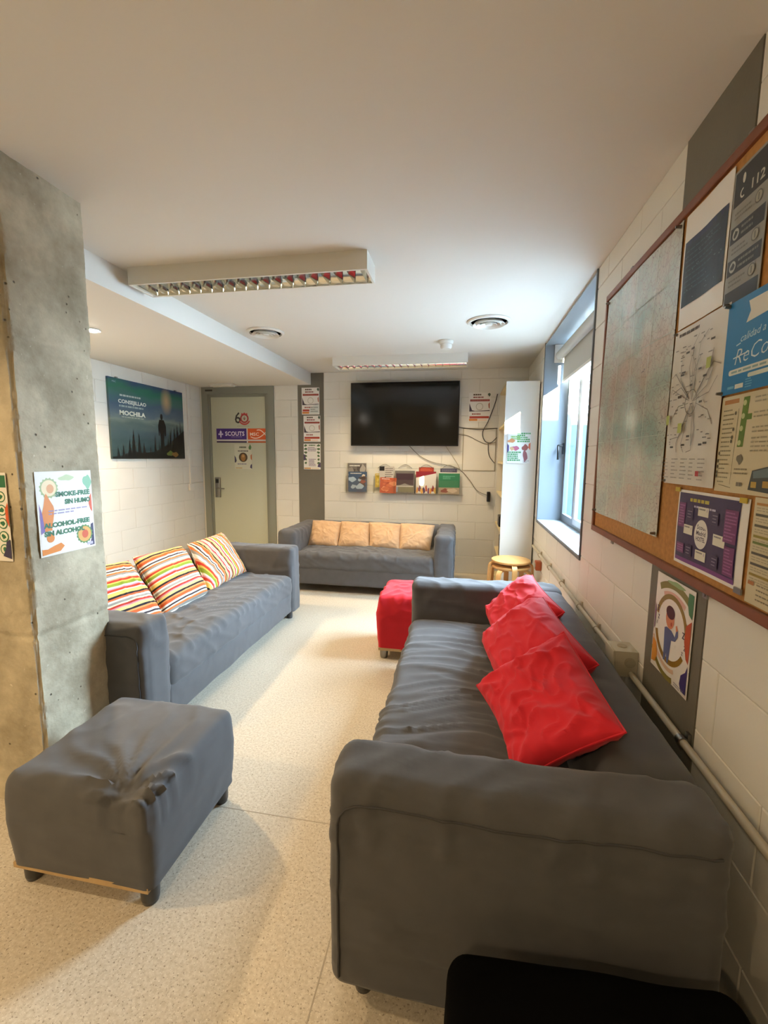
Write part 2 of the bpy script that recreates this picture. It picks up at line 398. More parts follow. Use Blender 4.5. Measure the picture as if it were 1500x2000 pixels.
# ------------------------------------------------------------------ window
win = bpy.data.objects.new('window_1', None); C.objects.link(win); struct(win); win.location = (XR, WY0, WZ0)
def wpart(name, m, mb, parent=None, smooth=False):
    mb.v = [(x - XR, y - WY0, z - WZ0) for x, y, z in mb.v]
    return mb.build(name, m, parent or win, smooth)
t = .012
wpart('reveal_panel', REVEAL, MB().box(XR - .006, XG + .05, WY1 - t, WY1, WZ0, WZ1))
wpart('reveal_panel', REVEAL, MB().box(XR - .006, XG + .05, WY0, WY0 + t, WZ0, WZ1))
wpart('reveal_panel', REVEAL, MB().box(XR - .006, XG + .05, WY0 + t, WY1 - t, WZ1 - t, WZ1))
wpart('window_sill', REVEAL, MB().box(XR - .008, XG + .05, WY0 + t, WY1 - t, WZ0, WZ0 + t))
fl4 = MB(); e = .016
fl4.box(XR - .009, XR + .004, WY0 - e, WY0, WZ0 - e, WZ1 + .01); fl4.box(XR - .009, XR + .004, WY1, WY1 + e, WZ0 - e, WZ1 + .01)
fl4.box(XR - .009, XR + .004, WY0, WY1, WZ0 - e, WZ0)
wpart('flange', mat('dark_grey_enamel', '5f6468', .4), fl4)
def ring_frame(x0, x1, y0, y1, z0, z1, w):
    return MB().box(x0, x1, y0, y0 + w, z0, z1).box(x0, x1, y1 - w, y1, z0, z1).box(x0, x1, y0 + w, y1 - w, z0, z0 + w).box(x0, x1, y0 + w, y1 - w, z1 - w, z1)
yi0, yi1, zi0, zi1 = WY0 + t, WY1 - t, WZ0 + t, WZ1 - t
wpart('outer_frame', SASH, ring_frame(XG, XG + .035, yi0, yi1, zi0, zi1, .03))
YM = 3.85
for a, b in ((yi0 + .03, YM), (YM, yi1 - .03)):
    sf = wpart('sash', mat('pale_sash', 'b9bcbc', .4) if a < YM else SASH, ring_frame(XG - .004, XG + .022, a, b, zi0 + .03, zi1 - .03, .05 if a < YM else .04))
    g = wpart('pane', GLASS, MB().box(XG + .002, XG + .008, a + .035, b - .035, zi0 + .055, zi1 - .055), sf)
hd = MB().box(XG - .024, XG - .012, yi1 - .043, yi1 - .017, 1.46, 1.56).cyl((XG - .024, yi1 - .03, 1.535), (XG - .06, yi1 - .03, 1.535), .009, n=10)
hd.tube([(XG - .058, yi1 - .03, 1.538), (XG - .064, yi1 - .04, 1.535), (XG - .066, yi1 - .055, 1.52), (XG - .066, yi1 - .067, 1.47), (XG - .066, yi1 - .07, 1.41)], .010, 8)
wpart('handle', BLACKP, hd, None, True)
# roller blind
bl = thing('roller_blind', 'rolled white roller blind at the top of the window', 'blind', (.80, 3.54, 2.2))
def lp(o): return lambda mb: None
MB().cyl((0, -.76, .13), (0, .755, .13), .038, n=24).build('fabric_roll', mat('blind_fabric', 'b9b8b0', .8), bl, True)
MB().box(-.002, .002, -.75, .745, -.12, .10).build('hanging_fabric', mat('blind_fabric', 'b9b8b0', .8), bl, loc=(.036, 0, .03))
MB().box(-.008, .008, -.755, .75, 0, .022).build('bottom_bar', WHITEP, bl, loc=(.036, 0, -.11))
for s in (-.772, .762): MB().box(-.045, .045, s - .006, s + .006, .07, .225).build('bracket', WHITEP, bl)

# ------------------------------------------------------------------ courtyard outside
PAINTB = mat('blue_render', '152b3d', .7, var=(2, .04))
gr = struct(MB().box(bx + .3, 14, -8, 16, -.3, -.1).build('ground_outside', mat('paving_grey', '8d8f90', .8)))
cw = tag(MB().box(1.1, 9, 8.0, 8.2, -.1, 1.99).build('courtyard_wall', PAINTB), 'blue rendered courtyard wall seen through the window', 'wall')
cw2 = tag(MB().box(1.05, 6.0, 1.3, 1.5, -.1, 3.58).build('courtyard_side_wall', PAINTB), 'tall blue side wall outside the window', 'wall')

sblk = thing('sun_blocker', 'grey building added out of view to keep sun off the courtyard wall', 'blocker', (8.75, 1.0, -.1))  # unseen mass added only to shade the blue courtyard wall from the sun
MB().box(-2.25, 2.25, -2, 2, 0, 9.0).build('wall', mat('grey_render', '8d9296', .8), sblk)  # body of the added sun block
MB().box(-2.3, 2.3, -2.05, 2.05, 9.0, 9.12).build('blocker_cap', mat('cap_grey', '55585a', .7), sblk)

# ------------------------------------------------------------------ door
door = bpy.data.objects.new('door_1', None); C.objects.link(door); struct(door); door.location = (DX0, YB, 0)
w = DX1 - DX0; fw = .085
d = MB().box(0, fw, -.012, .10, 0, DZ).box(w - fw, w, -.012, .10, 0, DZ).box(fw, w - fw, -.012, .10, DZ - .09, DZ)
d.build('door_frame', DOORF, door)
MB().box(fw, fw + .02, .02, .10, 0, DZ - .09).box(w - fw - .05, w - fw, .02, .10, 0, DZ - .09).box(fw + .02, w - fw - .05, .02, .10, DZ - .125, DZ - .09).build('door_stop', DOORF, door)
leaf = MB().box(fw + .02, w - fw - .05, .03, .07, .005, DZ - .125, ch=.003).build('door_leaf', DOORM, door)
lock = MB().box(fw + .05, fw + .125, .008, .031, .86, 1.13, ch=.006).build('lock_plate', STEEL, door, True)
MB().box(fw + .065, fw + .108, .004, .009, 1.055, 1.105).build('keypad', BLACKP, lock)
MB().cyl((fw + .10, .01, .985), (fw + .10, -.035, .985), .011, n=12).tube([(fw + .10, -.033, .985), (fw + .13, -.036, .985), (fw + .21, -.036, .984)], .009).build('lever', STEEL, lock, True)
MB().box(.06, .16, -.018, -.011, DZ - .055, DZ - .032).build('name_plate', mat('dark_plate', '3a3a36', .4), door)

# ================================================================== SOFT FURNITURE
def make_sofa(name, label, L, loc, rz, seed, seat_amp=1.0, seat_style=0, D=.9, H=.655):
    o = thing(name, label, 'sofa', loc, rz, 'charcoal sofas')
    at = .185; zb = .09; f = -D / 2; bk = D / 2; s = seed * 17.3
    # base
    def bd(p, n):
        if n.y < -.5: return .004 * nz(p.x * 6, p.z * 12, s) + .003 * ridge(p.x * 3 + p.z * 9, p.z * 4, s + 2)
        return 0
    soft_box((-L / 2 + at - .01, f + .012, zb), (L / 2 - at + .01, bk - .03, .27), .02, .035, bd).build('base', FAB, o, 70)
    # seat
    def sd(p, n):
        cx = p.x / (L / 2 - at); cy = (p.y - f) / (.62)
        e = 0
        if n.z > .2:
            e += .016 * (1 - cx * cx) * max(0, 1 - (2 * cy - 1) ** 2) * n.z
            wp = .35 * nz(p.x * 2.2, p.y * 2.5, s)
            if seat_style == 0:     # long wrinkles running front to back
                fade = .35 + .65 * max(0, nz(p.x * 1.7, p.y * 2, s + 5) + .5)
                e += seat_amp * fade * (.013 * (ridge(p.x * 9 + wp * 5, p.y * .9, s, 3) - .25) + .009 * (ridge(p.x * 19 + wp * 9, p.y * 1.5, s + 9, 2.5) - .25))
            else:                   # sagging curved folds
                ang = p.x * 1.0; q = math.hypot(p.x + L * .2, (p.y - f) * 1.3)
                e += seat_amp * (.013 * (ridge(q * 9, ang * 1.2, s, 3) - .25) + .010 * (ridge(p.x * 7 + p.y * 5 + wp * 4, p.y * 8, s + 9, 3) - .25))
        if n.y < -.3:
            e += .010 * max(0, .43 - p.z) * (n.y < -.9) + .006 * nz(p.x * 5, p.z * 7, s + 1) + .007 * (ridge(p.x * 6 + p.z * 9, p.z * 5, s + 3, 3) - .25)
        return e
    soft_box((-L / 2 + at - .015, f, .235), (L / 2 - at + .015, bk - .17, .425), .055, .0125, sd).build('seat_cushion', FAB, o, 80)
    # back
    def kd(p, n):
        e = .004 * nz(p.x * 4, p.y * 6, p.z * 4 + s) + .003 * (ridge(p.x * 5 + p.z * 2, p.z * 5, s + 4, 2) - .3)
        v = n * e
        if p.y < bk - .12: v = v + Vector((0, (p.z - .45) * .10 - .01, 0))
        return v
    soft_box((-L / 2 + at - .03, bk - .225, .2), (L / 2 - at + .03, bk, H - .005), .06, .028, kd).build('backrest', FAB, o, 80)
    # arms
    for k, sg in enumerate((-1, 1)):
        x0, x1 = (-L / 2, -L / 2 + at) if sg < 0 else (L / 2 - at, L / 2)
        def ad(p, n, sg=sg, k=k):
            e = .004 * nz(p.x * 5 + k, p.y * 5, p.z * 5 + s)
            if n.z > .3 or p.z > H - .16:
                e += .008 * (ridge(p.y * 9 + p.x * 9 * sg, p.x * 4 + p.z * 4, s + 6 + k, 3) - .25)
            if abs(n.x) > .6:
                e += .007 * (ridge(p.y * 1.6, p.z * 9 + p.y * 1.4, s + 8 + k, 3) - .25)
                if p.z > .2: e += .006 * math.sin(PI * min(1, (p.z - .1) / .5))
            if n.z > .5: e -= .006 * math.sin(PI * (p.y - f) / D)
            return n * e + Vector((0, 0, max(0, zb - (p.z + n.z * e))))
        arm = soft_box((x0, f - .006, zb - .035), (x1, bk - .01, H), .045, .016, ad).build('armrest', FAB, o, 80)
        xs = x1 if sg > 0 else x0
        def on(y, z):
            v = ad(Vector((xs, y, z)), Vector((sg, 0, 0))); return (xs + v.x + sg * .0012, y, z)
        pts = [on(f + .026, zb + .02 + t * (H - .13 - zb)) for t in [i / 24 for i in range(25)]]
        pts += [on(f + .032, H - .088), on(f + .045, H - .074), on(f + .065, H - .066)]
        pts += [on(f + .085 + (D - .13) * t, H - .060 - .006 * math.sin(PI * t)) for t in [i / 40 for i in range(41)]]
        MB().tube(pts, .0030, 6).build('piping', FAB2, arm, True)
    for sx in (-1, 1):
        for sy in (-1, 1):
            x, y = sx * (L / 2 - .075), sy * (D / 2 - .075)
            MB().cyl((x, y, 0), (x, y, .012), .024, .026, 20).cyl((x, y, .012), (x, y, .12), .026, .028, 20).build('leg', LEGM, o, True)
    return o
make_sofa('sofa', 'long charcoal sofa with red cushions along the window wall', 1.915, (.148, 1.895, 0), -PI / 2, 1, 1.5, 0)
make_sofa('sofa', 'charcoal sofa with striped cushions behind the concrete pillar', 1.955, (-1.865, 2.675, 0), PI / 2, 2, 1.0, 1)
make_sofa('sofa', 'charcoal sofa with beige cushions below the television', 1.82, (-1.0, 4.75, 0), 0, 3, .9, 1)

def make_cushion(name, label, group, m, corners, T, seed, fold=0., seat_n=None, wr=.010, pinch=.07):
    """corners: bottom-left, bottom-right, top-right, top-left seen from the front (3D points)"""
    bl_, br, tr, tl = [Vector(c) for c in corners]
    cen = (bl_ + br + tr + tl) / 4; ux = ((br - bl_) + (tr - tl)) / 2; uz = ((tl - bl_) + (tr - br)) / 2
    nn = ux.cross(uz).normalized(); nn = -nn if seat_n is not None and nn.dot(Vector(seat_n)) > 0 else nn     # nn points away from the viewer side
    X = ux.normalized(); Y = nn; Z = X.cross(Y).normalized()
    Rm = Matrix((X, Y, Z)).transposed()
    a, b = ux.length / 2, uz.length / 2
    loc = [Rm.transposed() @ (c - cen) for c in (bl_, br, tr, tl)]
    n = 60; vs = []; ids = {}; fs = []; s = seed * 11.7
    for side in (-1, 1):
        for i in range(n + 1):
            for j in range(n + 1):
                u, v = -1 + 2 * i / n, -1 + 2 * j / n
                edge = i in (0, n) or j in (0, n)
                if edge and side == 1: ids[(side, i, j)] = ids[(-1, i, j)]; continue
                pu, pv = u * (1 - pinch * (1 - v * v)), v * (1 - pinch * (1 - u * u))
                # bilinear corners
                w = [(1 - pu) * (1 - pv) / 4, (1 + pu) * (1 - pv) / 4, (1 + pu) * (1 + pv) / 4, (1 - pu) * (1 + pv) / 4]
                p = loc[0] * w[0] + loc[1] * w[1] + loc[2] * w[2] + loc[3] * w[3]
                h = ((1 - u ** 4) * (1 - v ** 4)) ** .55 if not edge else 0
                th = T / 2 * h
                e = 0
                if not edge:
                    r4 = min(1, 2.2 * (1 - max(abs(u), abs(v))))
                    for k, (cu, cv) in enumerate(((-1, -1), (1, -1), (1, 1), (-1, 1))):
                        q = math.hypot(u - cu, v - cv); an = math.atan2(v - cv, u - cu)
                        e += wr * .8 * math.exp(-q * 1.6) * math.sin(an * 11 + 3 * nz(q * 2, s, k)) * r4
                    e += wr * (1.1 * (ridge(u * 1.8 + .7 * nz(u * 1.5, v * 1.5, s), v * 1.1, s + side, 2.5) - .3) + .7 * (ridge(u * 2.6 + v * 2 + nz(u * 2, v * 2, s), v * 2.4 - u, s + 4 + side, 3) - .25)) * min(1, h * 1.2)
                    e += wr * .5 * nz(u * 4, v * 4, s + side)
                y = side * (th + e) + fold * (u * u + .3 * u * v) * .05
                p = p + Vector((0, y, 0))
                ids[(side, i, j)] = len(vs); vs.append(p)
        for i in range(n):
            for j in range(n):
                fs.append((ids[(side, i, j)], ids[(side, i + 1, j)], ids[(side, i + 1, j + 1)], ids[(side, i, j + 1)]))
    o = MB().add(vs, fs).build(name, m, None, 80)
    # welt along the rim is part of the same cover
    rim = [ids[(-1, i, 0)] for i in range(n)] + [ids[(-1, n, j)] for j in range(n)] + [ids[(-1, i, n)] for i in range(n, 0, -1)] + [ids[(-1, 0, j)] for j in range(n, -1, -1)]
    MB().tube([vs[k] for k in rim], .003, 5).build('seam', m, o, True)
    o.matrix_world = Matrix.Translation(cen) @ Rm.to_4x4()
    return tag(o, label, 'cushion', group)
G = 'red cushions on the window sofa'
dx = -.055
make_cushion('red_cushion', 'crumpled red cushion nearest the far armrest of the window sofa', G, REDP, [(.135, 2.70, .485), (.205, 2.12, .475), (.46, 2.15, .725), (.405, 2.73, .735)], .16, 1, .6, (-1, 0, 1), .015, .06)
make_cushion('red_cushion', 'plump red cushion in the middle of the three red ones', G, REDP, [(.095, 2.18, .525), (.195, 1.62, .475), (.47, 1.60, .715), (.375, 2.14, .775)], .20, 2, .4, (-1, 0, 1), .012, .05)
make_cushion('red_cushion', 'folded red cushion closest to the camera on the window sofa', G, REDP, [(.105, 1.66, .515), (.190, 1.22, .475), (.455, 1.145, .70), (.385, 1.62, .785)], .15, 3, -.8, (-1, 0, 1), .017, .06)
G = 'striped cushions on the left sofa'
make_cushion('striped_cushion', 'striped cushion half hidden by the concrete pillar', G, STRZ, [(-1.84, 1.93, .45), (-1.80, 2.36, .43), (-2.08, 2.43, .76), (-2.12, 1.97, .79)], .14, 4, .3, (1, 0, 1), .007, .05)
make_cushion('striped_cushion', 'striped cushion with level stripes in the middle of the left sofa', G, STRZ, [(-1.78, 2.36, .42), (-1.79, 2.83, .43), (-2.07, 2.95, .755), (-2.08, 2.46, .77)], .15, 5, .3, (1, 0, 1), .008, .05)
make_cushion('striped_cushion', 'striped cushion with upright slanting stripes near the far armrest', G, STRX, [(-1.80, 2.86, .43), (-1.81, 3.44, .445), (-2.06, 3.50, .765), (-2.07, 3.02, .75)], .13, 6, .3, (1, 0, 1), .007, .05)
G = 'beige cushions on the back sofa'
bl_lab = ['beige velvet cushion at the left end of the row of four', 'second beige velvet cushion from the left on the back sofa', 'third beige velvet cushion from the left on the back sofa', 'beige velvet cushion at the right end beside the armrest']
for i, (q, lab) in enumerate(zip([(-1.72, -1.375, -1.385, -1.735), (-1.37, -1.015, -1.055, -1.39), (-1.01, -.675, -.69, -1.06), (-.68, -.345, -.315, -.695)], bl_lab)):
    make_cushion('beige_cushion', lab, G, BEIGE, [(q[0], 4.68, .425), (q[1], 4.68, .42), (q[2], 4.90, .675), (q[3], 4.91, .68)], .12, 10 + i, .2, (0, -1, 1), .007, .03)

# ------------------------------------------------------------------ footstools
def make_stool_box(name, label, m, loc, sx, sy, top, seed, gather, rz=0, board=True):
    o = thing(name, label, 'footstool', loc, rz)
    s = seed * 9.1
    def dd(p, n):
        e = .003 * nz(p.x * 6, p.y * 6, p.z * 6 + s); v = Vector((0, 0, 0))
        if n.z > .3:
            cx, cy = p.x / (sx / 2), p.y / (sy / 2)
            v.z += .018 * (1 - cx * cx) * (1 - cy * cy)
            e += .004 * (ridge(p.x * 9 + p.y * 3, p.y * 6, s, 2.5) - .3)
        if gather:
            gx, gy = gather
            q = math.hypot(p.x - gx, p.y - gy); an = math.atan2(p.y - gy, p.x - gx)
            if p.z > top - .12:
                e += (.030 * (ridge(an * 2.6 + .5 * nz(q * 6, an, s), q * 2.5, s, 2) - .35) * math.exp(-q / .24) + .008 * math.exp(-q / .12) * math.sin(an * 17)) * min(1, q / .06) * (1 if n.z > .2 else .25)
                v.z -= .026 * math.exp(-(q / .05) ** 2)
        elif p.z > top - .16:
            e += .010 * (ridge(p.x * 9, p.y * 9, p.z * 8 + s, 2) - .35)
        if abs(n.z) < .4:
            e += .0025 * (ridge((p.x + p.y) * 2, p.z * 12, s + 1, 2) - .3) + .012 * math.sin(PI * min(1, max(0, (p.z - .1) / (top - .1)))) - .004
        v = n * e + v
        if p.z + v.z < .076: v.z = .076 - p.z
        return v
    soft_box((-sx / 2, -sy / 2, .045), (sx / 2, sy / 2, top), .034, .013, dd).build('cover', m, o, 80)
    MB().box(-sx / 2 + .012, sx / 2 - .02, -sy / 2 + .004, sy / 2 - .02, .066, .085).build('base_board', WOODB, o)
    for a in (-1, 1):
        for b in (-1, 1):
            x, y = a * (sx / 2 - .045), b * (sy / 2 - .045)
            MB().cyl((x, y, 0), (x, y, .015), .024, .028, 20).cyl((x, y, .015), (x, y, .065), .028, .03, 20).build('leg', LEGM if m is FAB else STEEL, o, True)
    return o
make_stool_box('footstool', 'grey fabric footstool with gathered cover before the pillar', FAB, (-1.172, 1.32, 0), .53, .51, .395, 1, (.17, -.23))
make_stool_box('footstool', 'red fabric footstool behind the window sofa armrest', REDF, (-.345, 3.16, 0), .46, .46, .46, 2, None)
blk = thing('pouffe', 'black upholstered pouffe at the bottom right corner', 'pouffe', (.285, .585, 0), math.radians(3))
soft_box((-.28, -.27, .05), (.285, .265, .405), .045, .03, lambda p, n: .006 * nz(p.x * 6, p.y * 6, p.z * 6)).build('cover', BLACKF, blk, 80)
for a in (-1, 1):
    for b in (-1, 1): MB().cyl((a * .22, b * .21, 0), (a * .22, b * .21, .06), .02, .024, 16).build('leg', BLACKP, blk, True)

# ------------------------------------------------------------------ stacked wooden stools
def make_wood_stool(label, loc, rz):
    o = thing('wooden_stool', label, 'stool', loc, rz, 'stacked wooden stools')
    MB().lathe([(.0, .425), (.165, .425), (.172, .430), (.174, .438), (.172, .446), (.165, .449), (.0, .449)], (0, 0, 0), 48).build('seat', WOODL, o, True)
    for k in range(4):
        a = PI / 4 + k * PI / 2; dx, dy = math.cos(a), math.sin(a)
        path = [(.07, .417), (.145, .417), (.172, .413), (.188, .398), (.194, .375), (.198, .30), (.205, .15), (.212, 0.0)]
        vs = []; fs = []
        for i, (r, z) in enumerate(path):
            r2, z2 = path[min(i + 1, len(path) - 1)]; r1, z1 = path[max(i - 1, 0)]
            tx, tz = r2 - r1, z2 - z1; l = math.hypot(tx, tz); nx, nzz = -tz / l, tx / l
            for sw, st in ((-1, -1), (1, -1), (1, 1), (-1, 1)):
                rr, zz = r + nx * .008 * st, max(0, z + nzz * .008 * st)
                vs.append((dx * rr - dy * .022 * sw, dy * rr + dx * .022 * sw, zz))
        N = len(path)
        for i in range(N - 1): fs += [(i * 4 + j, i * 4 + (j + 1) % 4, i * 4 + 4 + (j + 1) % 4, i * 4 + 4 + j) for j in range(4)]
        fs += [(0, 1, 2, 3), tuple((N - 1) * 4 + j for j in (3, 2, 1, 0))]
        MB().add(vs, fs).build('leg', WOODL, o, 50)
make_wood_stool('lower round birch stool of the stack by the bookcase', (.44, 4.13, 0), math.radians(8))
make_wood_stool('upper round birch stool stacked beside the white bookcase', (.44, 4.13, .052), math.radians(50))

# ------------------------------------------------------------------ bookcase
bc = thing('bookcase', 'tall narrow white bookcase in the corner by the window', 'bookcase', (.52, 4.93, 0))
bx0, bx1, by0, by1, bh = -.155, .155, -.42, .42, 2.15
MB().box(bx0, bx1, by0, by0 + .022, 0, bh).build('side_panel', BOOKW, bc)
MB().box(bx0, bx1, by1 - .022, by1, 0, bh).build('side_panel', BOOKW, bc)
MB().box(bx1 - .008, bx1, by0 + .022, by1 - .022, .03, bh).build('back_panel', BOOKI, bc)
for i, z in enumerate((.06, .36, .66, 1.02, 1.36, 1.74, bh - .022)):
    MB().box(bx0 + .004, bx1 - .008, by0 + .022, by1 - .022, z, z + .022).build('shelf', BOOKI, bc)
MB().box(bx0 + .02, bx0 + .035, by0 + .022, by1 - .022, 0, .06).build('plinth', BOOKI, bc)
tag(soft_box((.375, 4.56, .383), (.60, 4.80, .62), .012, .06).build('storage_box', BLACKP, None, True), 'black box on a low shelf of the bookcase', 'box')
tag(soft_box((.372, 4.86, .683), (.56, 5.05, .80), .012, .06).build('set_top_box', BLACKP, None, True), 'black device on a middle shelf of the bookcase', 'device')

# ================================================================== PRINTED SHEETS
TXT = {}
def text_geo(s, bold=0.):
    k = (s, bold)
    if k not in TXT:
        cu = bpy.data.curves.new('t', 'FONT'); cu.body = s; cu.offset = bold; cu.resolution_u = 2
        ob = bpy.data.objects.new('t', cu); C.objects.link(ob); bpy.context.view_layer.update()
        me = bpy.data.meshes.new_from_object(ob)
        TXT[k] = ([tuple(v.co[:2]) for v in me.vertices], [tuple(p.vertices) for p in me.polygons])
        bpy.data.objects.remove(ob); bpy.data.meshes.remove(me); bpy.data.curves.remove(cu)
    return TXT[k]
class Sheet:
    """a printed sheet: local x to the right, z up, printed face towards -y; origin at lower left corner"""
    def __init__(s, name, label, cat, w, h, loc, rz, paper=None, group=None, thick=.0012, tilt=0., wave=0., kid='sheet', parent=None):
        s.w, s.h = w, h; s.mb = MB(); s.k = 1; s.wave = wave
        if parent is None:
            s.o = thing(name, label, cat, loc, rz, group); s.o.rotation_euler = (0, tilt, rz)
        else:
            s.o = parent
        paper = paper or PAPER
        if wave:
            n, m_ = 30, 44; vs = []
            for i in range(n + 1):
                for j in range(m_ + 1): vs.append((w * i / n, s.yw(w * i / n, h * j / m_), h * j / m_))
            fs = [(i * (m_ + 1) + j, (i + 1) * (m_ + 1) + j, (i + 1) * (m_ + 1) + j + 1, i * (m_ + 1) + j + 1) for i in range(n) for j in range(m_)]
            back = [(x, y + .0008, z) for x, y, z in vs]; N = len(vs)
            s.sheet = MB().add(vs + back, fs + [tuple(N + q for q in reversed(f)) for f in fs]).build(kid, paper, s.o, 80)
        else:
            s.sheet = MB().box(0, w, 0, thick, 0, h).build(kid, paper, s.o)
    def yw(s, x, z):
        return -s.wave * (.5 + .5 * math.sin(x / s.w * 9 + z * 3)) * (.4 + .6 * math.sin(PI * min(1, max(0, z / s.h)))) if s.wave else 0
    def _add(s, vs, fs, col):
        y = (-.0012 if s.wave else -.0002) - .00006 * s.k; s.k += 1
        m = ink(col) if isinstance(col, str) else col
        if s.wave:
            bm = bmesh.new(); V = [bm.verts.new((p[0], p[1], 0)) for p in vs]
            for f in fs:
                try: bm.faces.new([V[i] for i in f])
                except ValueError: pass
            for _ in range(5):
                bmesh.ops.triangulate(bm, faces=bm.faces[:])
                es = [e for e in bm.edges if e.calc_length() > .03]
                if not es: break
                bmesh.ops.subdivide_edges(bm, edges=es, cuts=1)
            bmesh.ops.triangulate(bm, faces=bm.faces[:]); bm.verts.index_update()
            vs = [(v.co.x, v.co.y) for v in bm.verts]; fs = [tuple(v.index for v in f.verts) for f in bm.faces]; bm.free()
        s.mb.add([(p[0], y + s.yw(p[0], p[1]), p[1]) for p in vs], fs, m)
    def rect(s, x0, z0, x1, z1, col): s._add([(x0, z0), (x1, z0), (x1, z1), (x0, z1)], [(0, 1, 2, 3)], col); return s
    def poly(s, pts, col): s._add(pts, [tuple(range(len(pts)))], col); return s
    def ell(s, cx, cz, rx, rz, col, n=20): return s.poly([(cx + rx * math.cos(2 * PI * i / n), cz + rz * math.sin(2 * PI * i / n)) for i in range(n)], col)
    def gear(s, cx, cz, r, col, n=16): return s.poly([(cx + r * (1 if i % 2 else .87) * math.cos(PI * i / n), cz + r * (1 if i % 2 else .87) * math.sin(PI * i / n)) for i in range(2 * n)], col)
    def blob(s, cx, cz, rx, rz, col, seed=0, n=22): return s.poly([(min(max(cx + rx * (1 + .28 * math.sin(2 * t + seed)) * math.cos(t), 0), s.w), min(max(cz + rz * (1 + .2 * math.cos(3 * t + seed * 2)) * math.sin(t), 0), s.h)) for t in [2 * PI * i / n for i in range(n)]], col)
    def arc(s, cx, cz, r0, r1, a0, a1, col, asp=1., n=16):
        a0, a1 = math.radians(a0), math.radians(a1); vs = []
        for i in range(n + 1):
            t = a0 + (a1 - a0) * i / n
            vs += [(cx + r0 * math.cos(t), cz + asp * r0 * math.sin(t)), (cx + r1 * math.cos(t), cz + asp * r1 * math.sin(t))]
        s._add(vs, [(2 * i, 2 * i + 2, 2 * i + 3, 2 * i + 1) for i in range(n)], col); return s
    def line(s, x0, z0, x1, z1, wd, col):
        d = Vector((x1 - x0, z1 - z0)); n = Vector((-d.y, d.x)).normalized() * wd / 2
        s._add([(x0 + n.x, z0 + n.y), (x0 - n.x, z0 - n.y), (x1 - n.x, z1 - n.y), (x1 + n.x, z1 + n.y)], [(0, 1, 2, 3)], col); return s
    def text(s, t, x, z, size, col, width=None, bold=0., align='l', slant=0., rise=0.):
        vs, fs = text_geo(t, bold); x0, x1 = min(v[0] for v in vs), max(v[0] for v in vs)
        sx = size if width is None else width / (x1 - x0); wd = (x1 - x0) * sx
        ox = x - (wd / 2 if align == 'c' else wd if align == 'r' else 0)
        s._add([(ox + (v[0] - x0) * sx + slant * v[1] * size, z + v[1] * size + rise * (v[0] - x0) * sx) for v in vs], fs, col); return s
    def rows(s, x0, z1, x1, z0, n, col, seed=1, thick=.4):
        """greeked small print: words as short bars"""
        rnd = random.Random(seed); st = (z1 - z0) / n
        vs, fs = [], []
        for i in range(n):
            z = z1 - st * (i + .5); x = x0; end = x1 - (x1 - x0) * rnd.choice((0, .05, .2, .4))
            while x < end:
                wd = min(rnd.uniform(.05, .16) * (x1 - x0), end - x); k = len(vs); h = st * thick / 2
                vs += [(x, z - h), (x + wd, z - h), (x + wd, z + h), (x, z + h)]; fs.append((k, k + 1, k + 2, k + 3)); x += wd + .025 * (x1 - x0)
        s._add(vs, fs, col); return s
    def curve(s, pts, wd, col, n=10):
        P = [Vector(p) for p in pts]; out = []
        for i in range(len(P) - 1):
            a, b, c, d = P[max(i - 1, 0)], P[i], P[i + 1], P[min(i + 2, len(P) - 1)]
            for k in range(n):
                t = k / n; out.append(.5 * ((2 * b) + (c - a) * t + (2 * a - 5 * b + 4 * c - d) * t * t + (3 * b - a - 3 * c + d) * t ** 3))
        out.append(P[-1]); vs = []
        for i, q in enumerate(out):
            d = (out[min(i + 1, len(out) - 1)] - out[max(i - 1, 0)]).normalized(); w_ = wd / 2
            vs += [(q.x - d.y * w_, q.y + d.x * w_), (q.x + d.y * w_, q.y - d.x * w_)]
        s._add(vs, [(2 * i, 2 * i + 2, 2 * i + 3, 2 * i + 1) for i in range(len(out) - 1)], col); return s
    def done(s, name='print'):
        if s.mb.v: s.p = s.mb.build(name, None, s.o)
        return s
RZB, RZR, RZL = 0, -PI / 2, PI / 2
GREEN, ORANGE, NAVY, PURPLE, RED = '1f6b45', 'd9822b', '2f2a52', '5b3f86', 'b5362a'

# --- poster on the pillar face
p = Sheet('poster', 'smoke-free and alcohol-free poster taped to the concrete pillar', 'poster', .258, .333, (-1.604, 1.417, 1.019), RZL, tilt=0)
p.rect(.006, .006, .252, .327, 'e6e2da')
p.gear(.055, .268, .042, '9fb07a').ell(.055, .268, .032, .032, 'e8d3a8').ell(.06, .265, .016, .018, 'd99a62')
p.blob(.135, .305, .03, .012, 'b9c79a', 1).blob(.235, .285, .018, .03, '7fb28f', 2)
p.blob(.042, .165, .024, .07, ORANGE, .4).rect(.030, .10, .056, .15, ORANGE).ell(.046, .070, .017, .017, ORANGE)
p.poly([(.008, .21), (.018, .17), (.025, .10), (.008, .09)], '7a62a0')
p.poly([(.006, .006), (.085, .012), (.105, .03), (.09, .045), (.06, .038), (.03, .028), (.006, .03)], ORANGE)
p.poly([(.252, .235), (.238, .215), (.236, .19), (.243, .165), (.252, .152)], 'cf5a33')
p.poly([(.252, .105), (.240, .10), (.236, .07), (.240, .04), (.228, .008), (.252, .008)], NAVY)
p.gear(.205, .062, .042, '5f8a4a').ell(.205, .062, .033, .033, 'd6a253').ell(.207, .062, .016, .018, 'c9572e')
p.text('SMOKE-FREE', .245, .232, .026, GREEN, .165, .05, 'r').text('SIN HUMO', .245, .200, .026, GREEN, .125, .05, 'r')
p.rows(.045, .183, .235, .160, 2, '9a8fae', 3, .45)
p.text('ALCOHOL-FREE', .020, .112, .026, GREEN, .215, .05).text('SIN ALCOHOL', .020, .080, .026, GREEN, .185, .05)
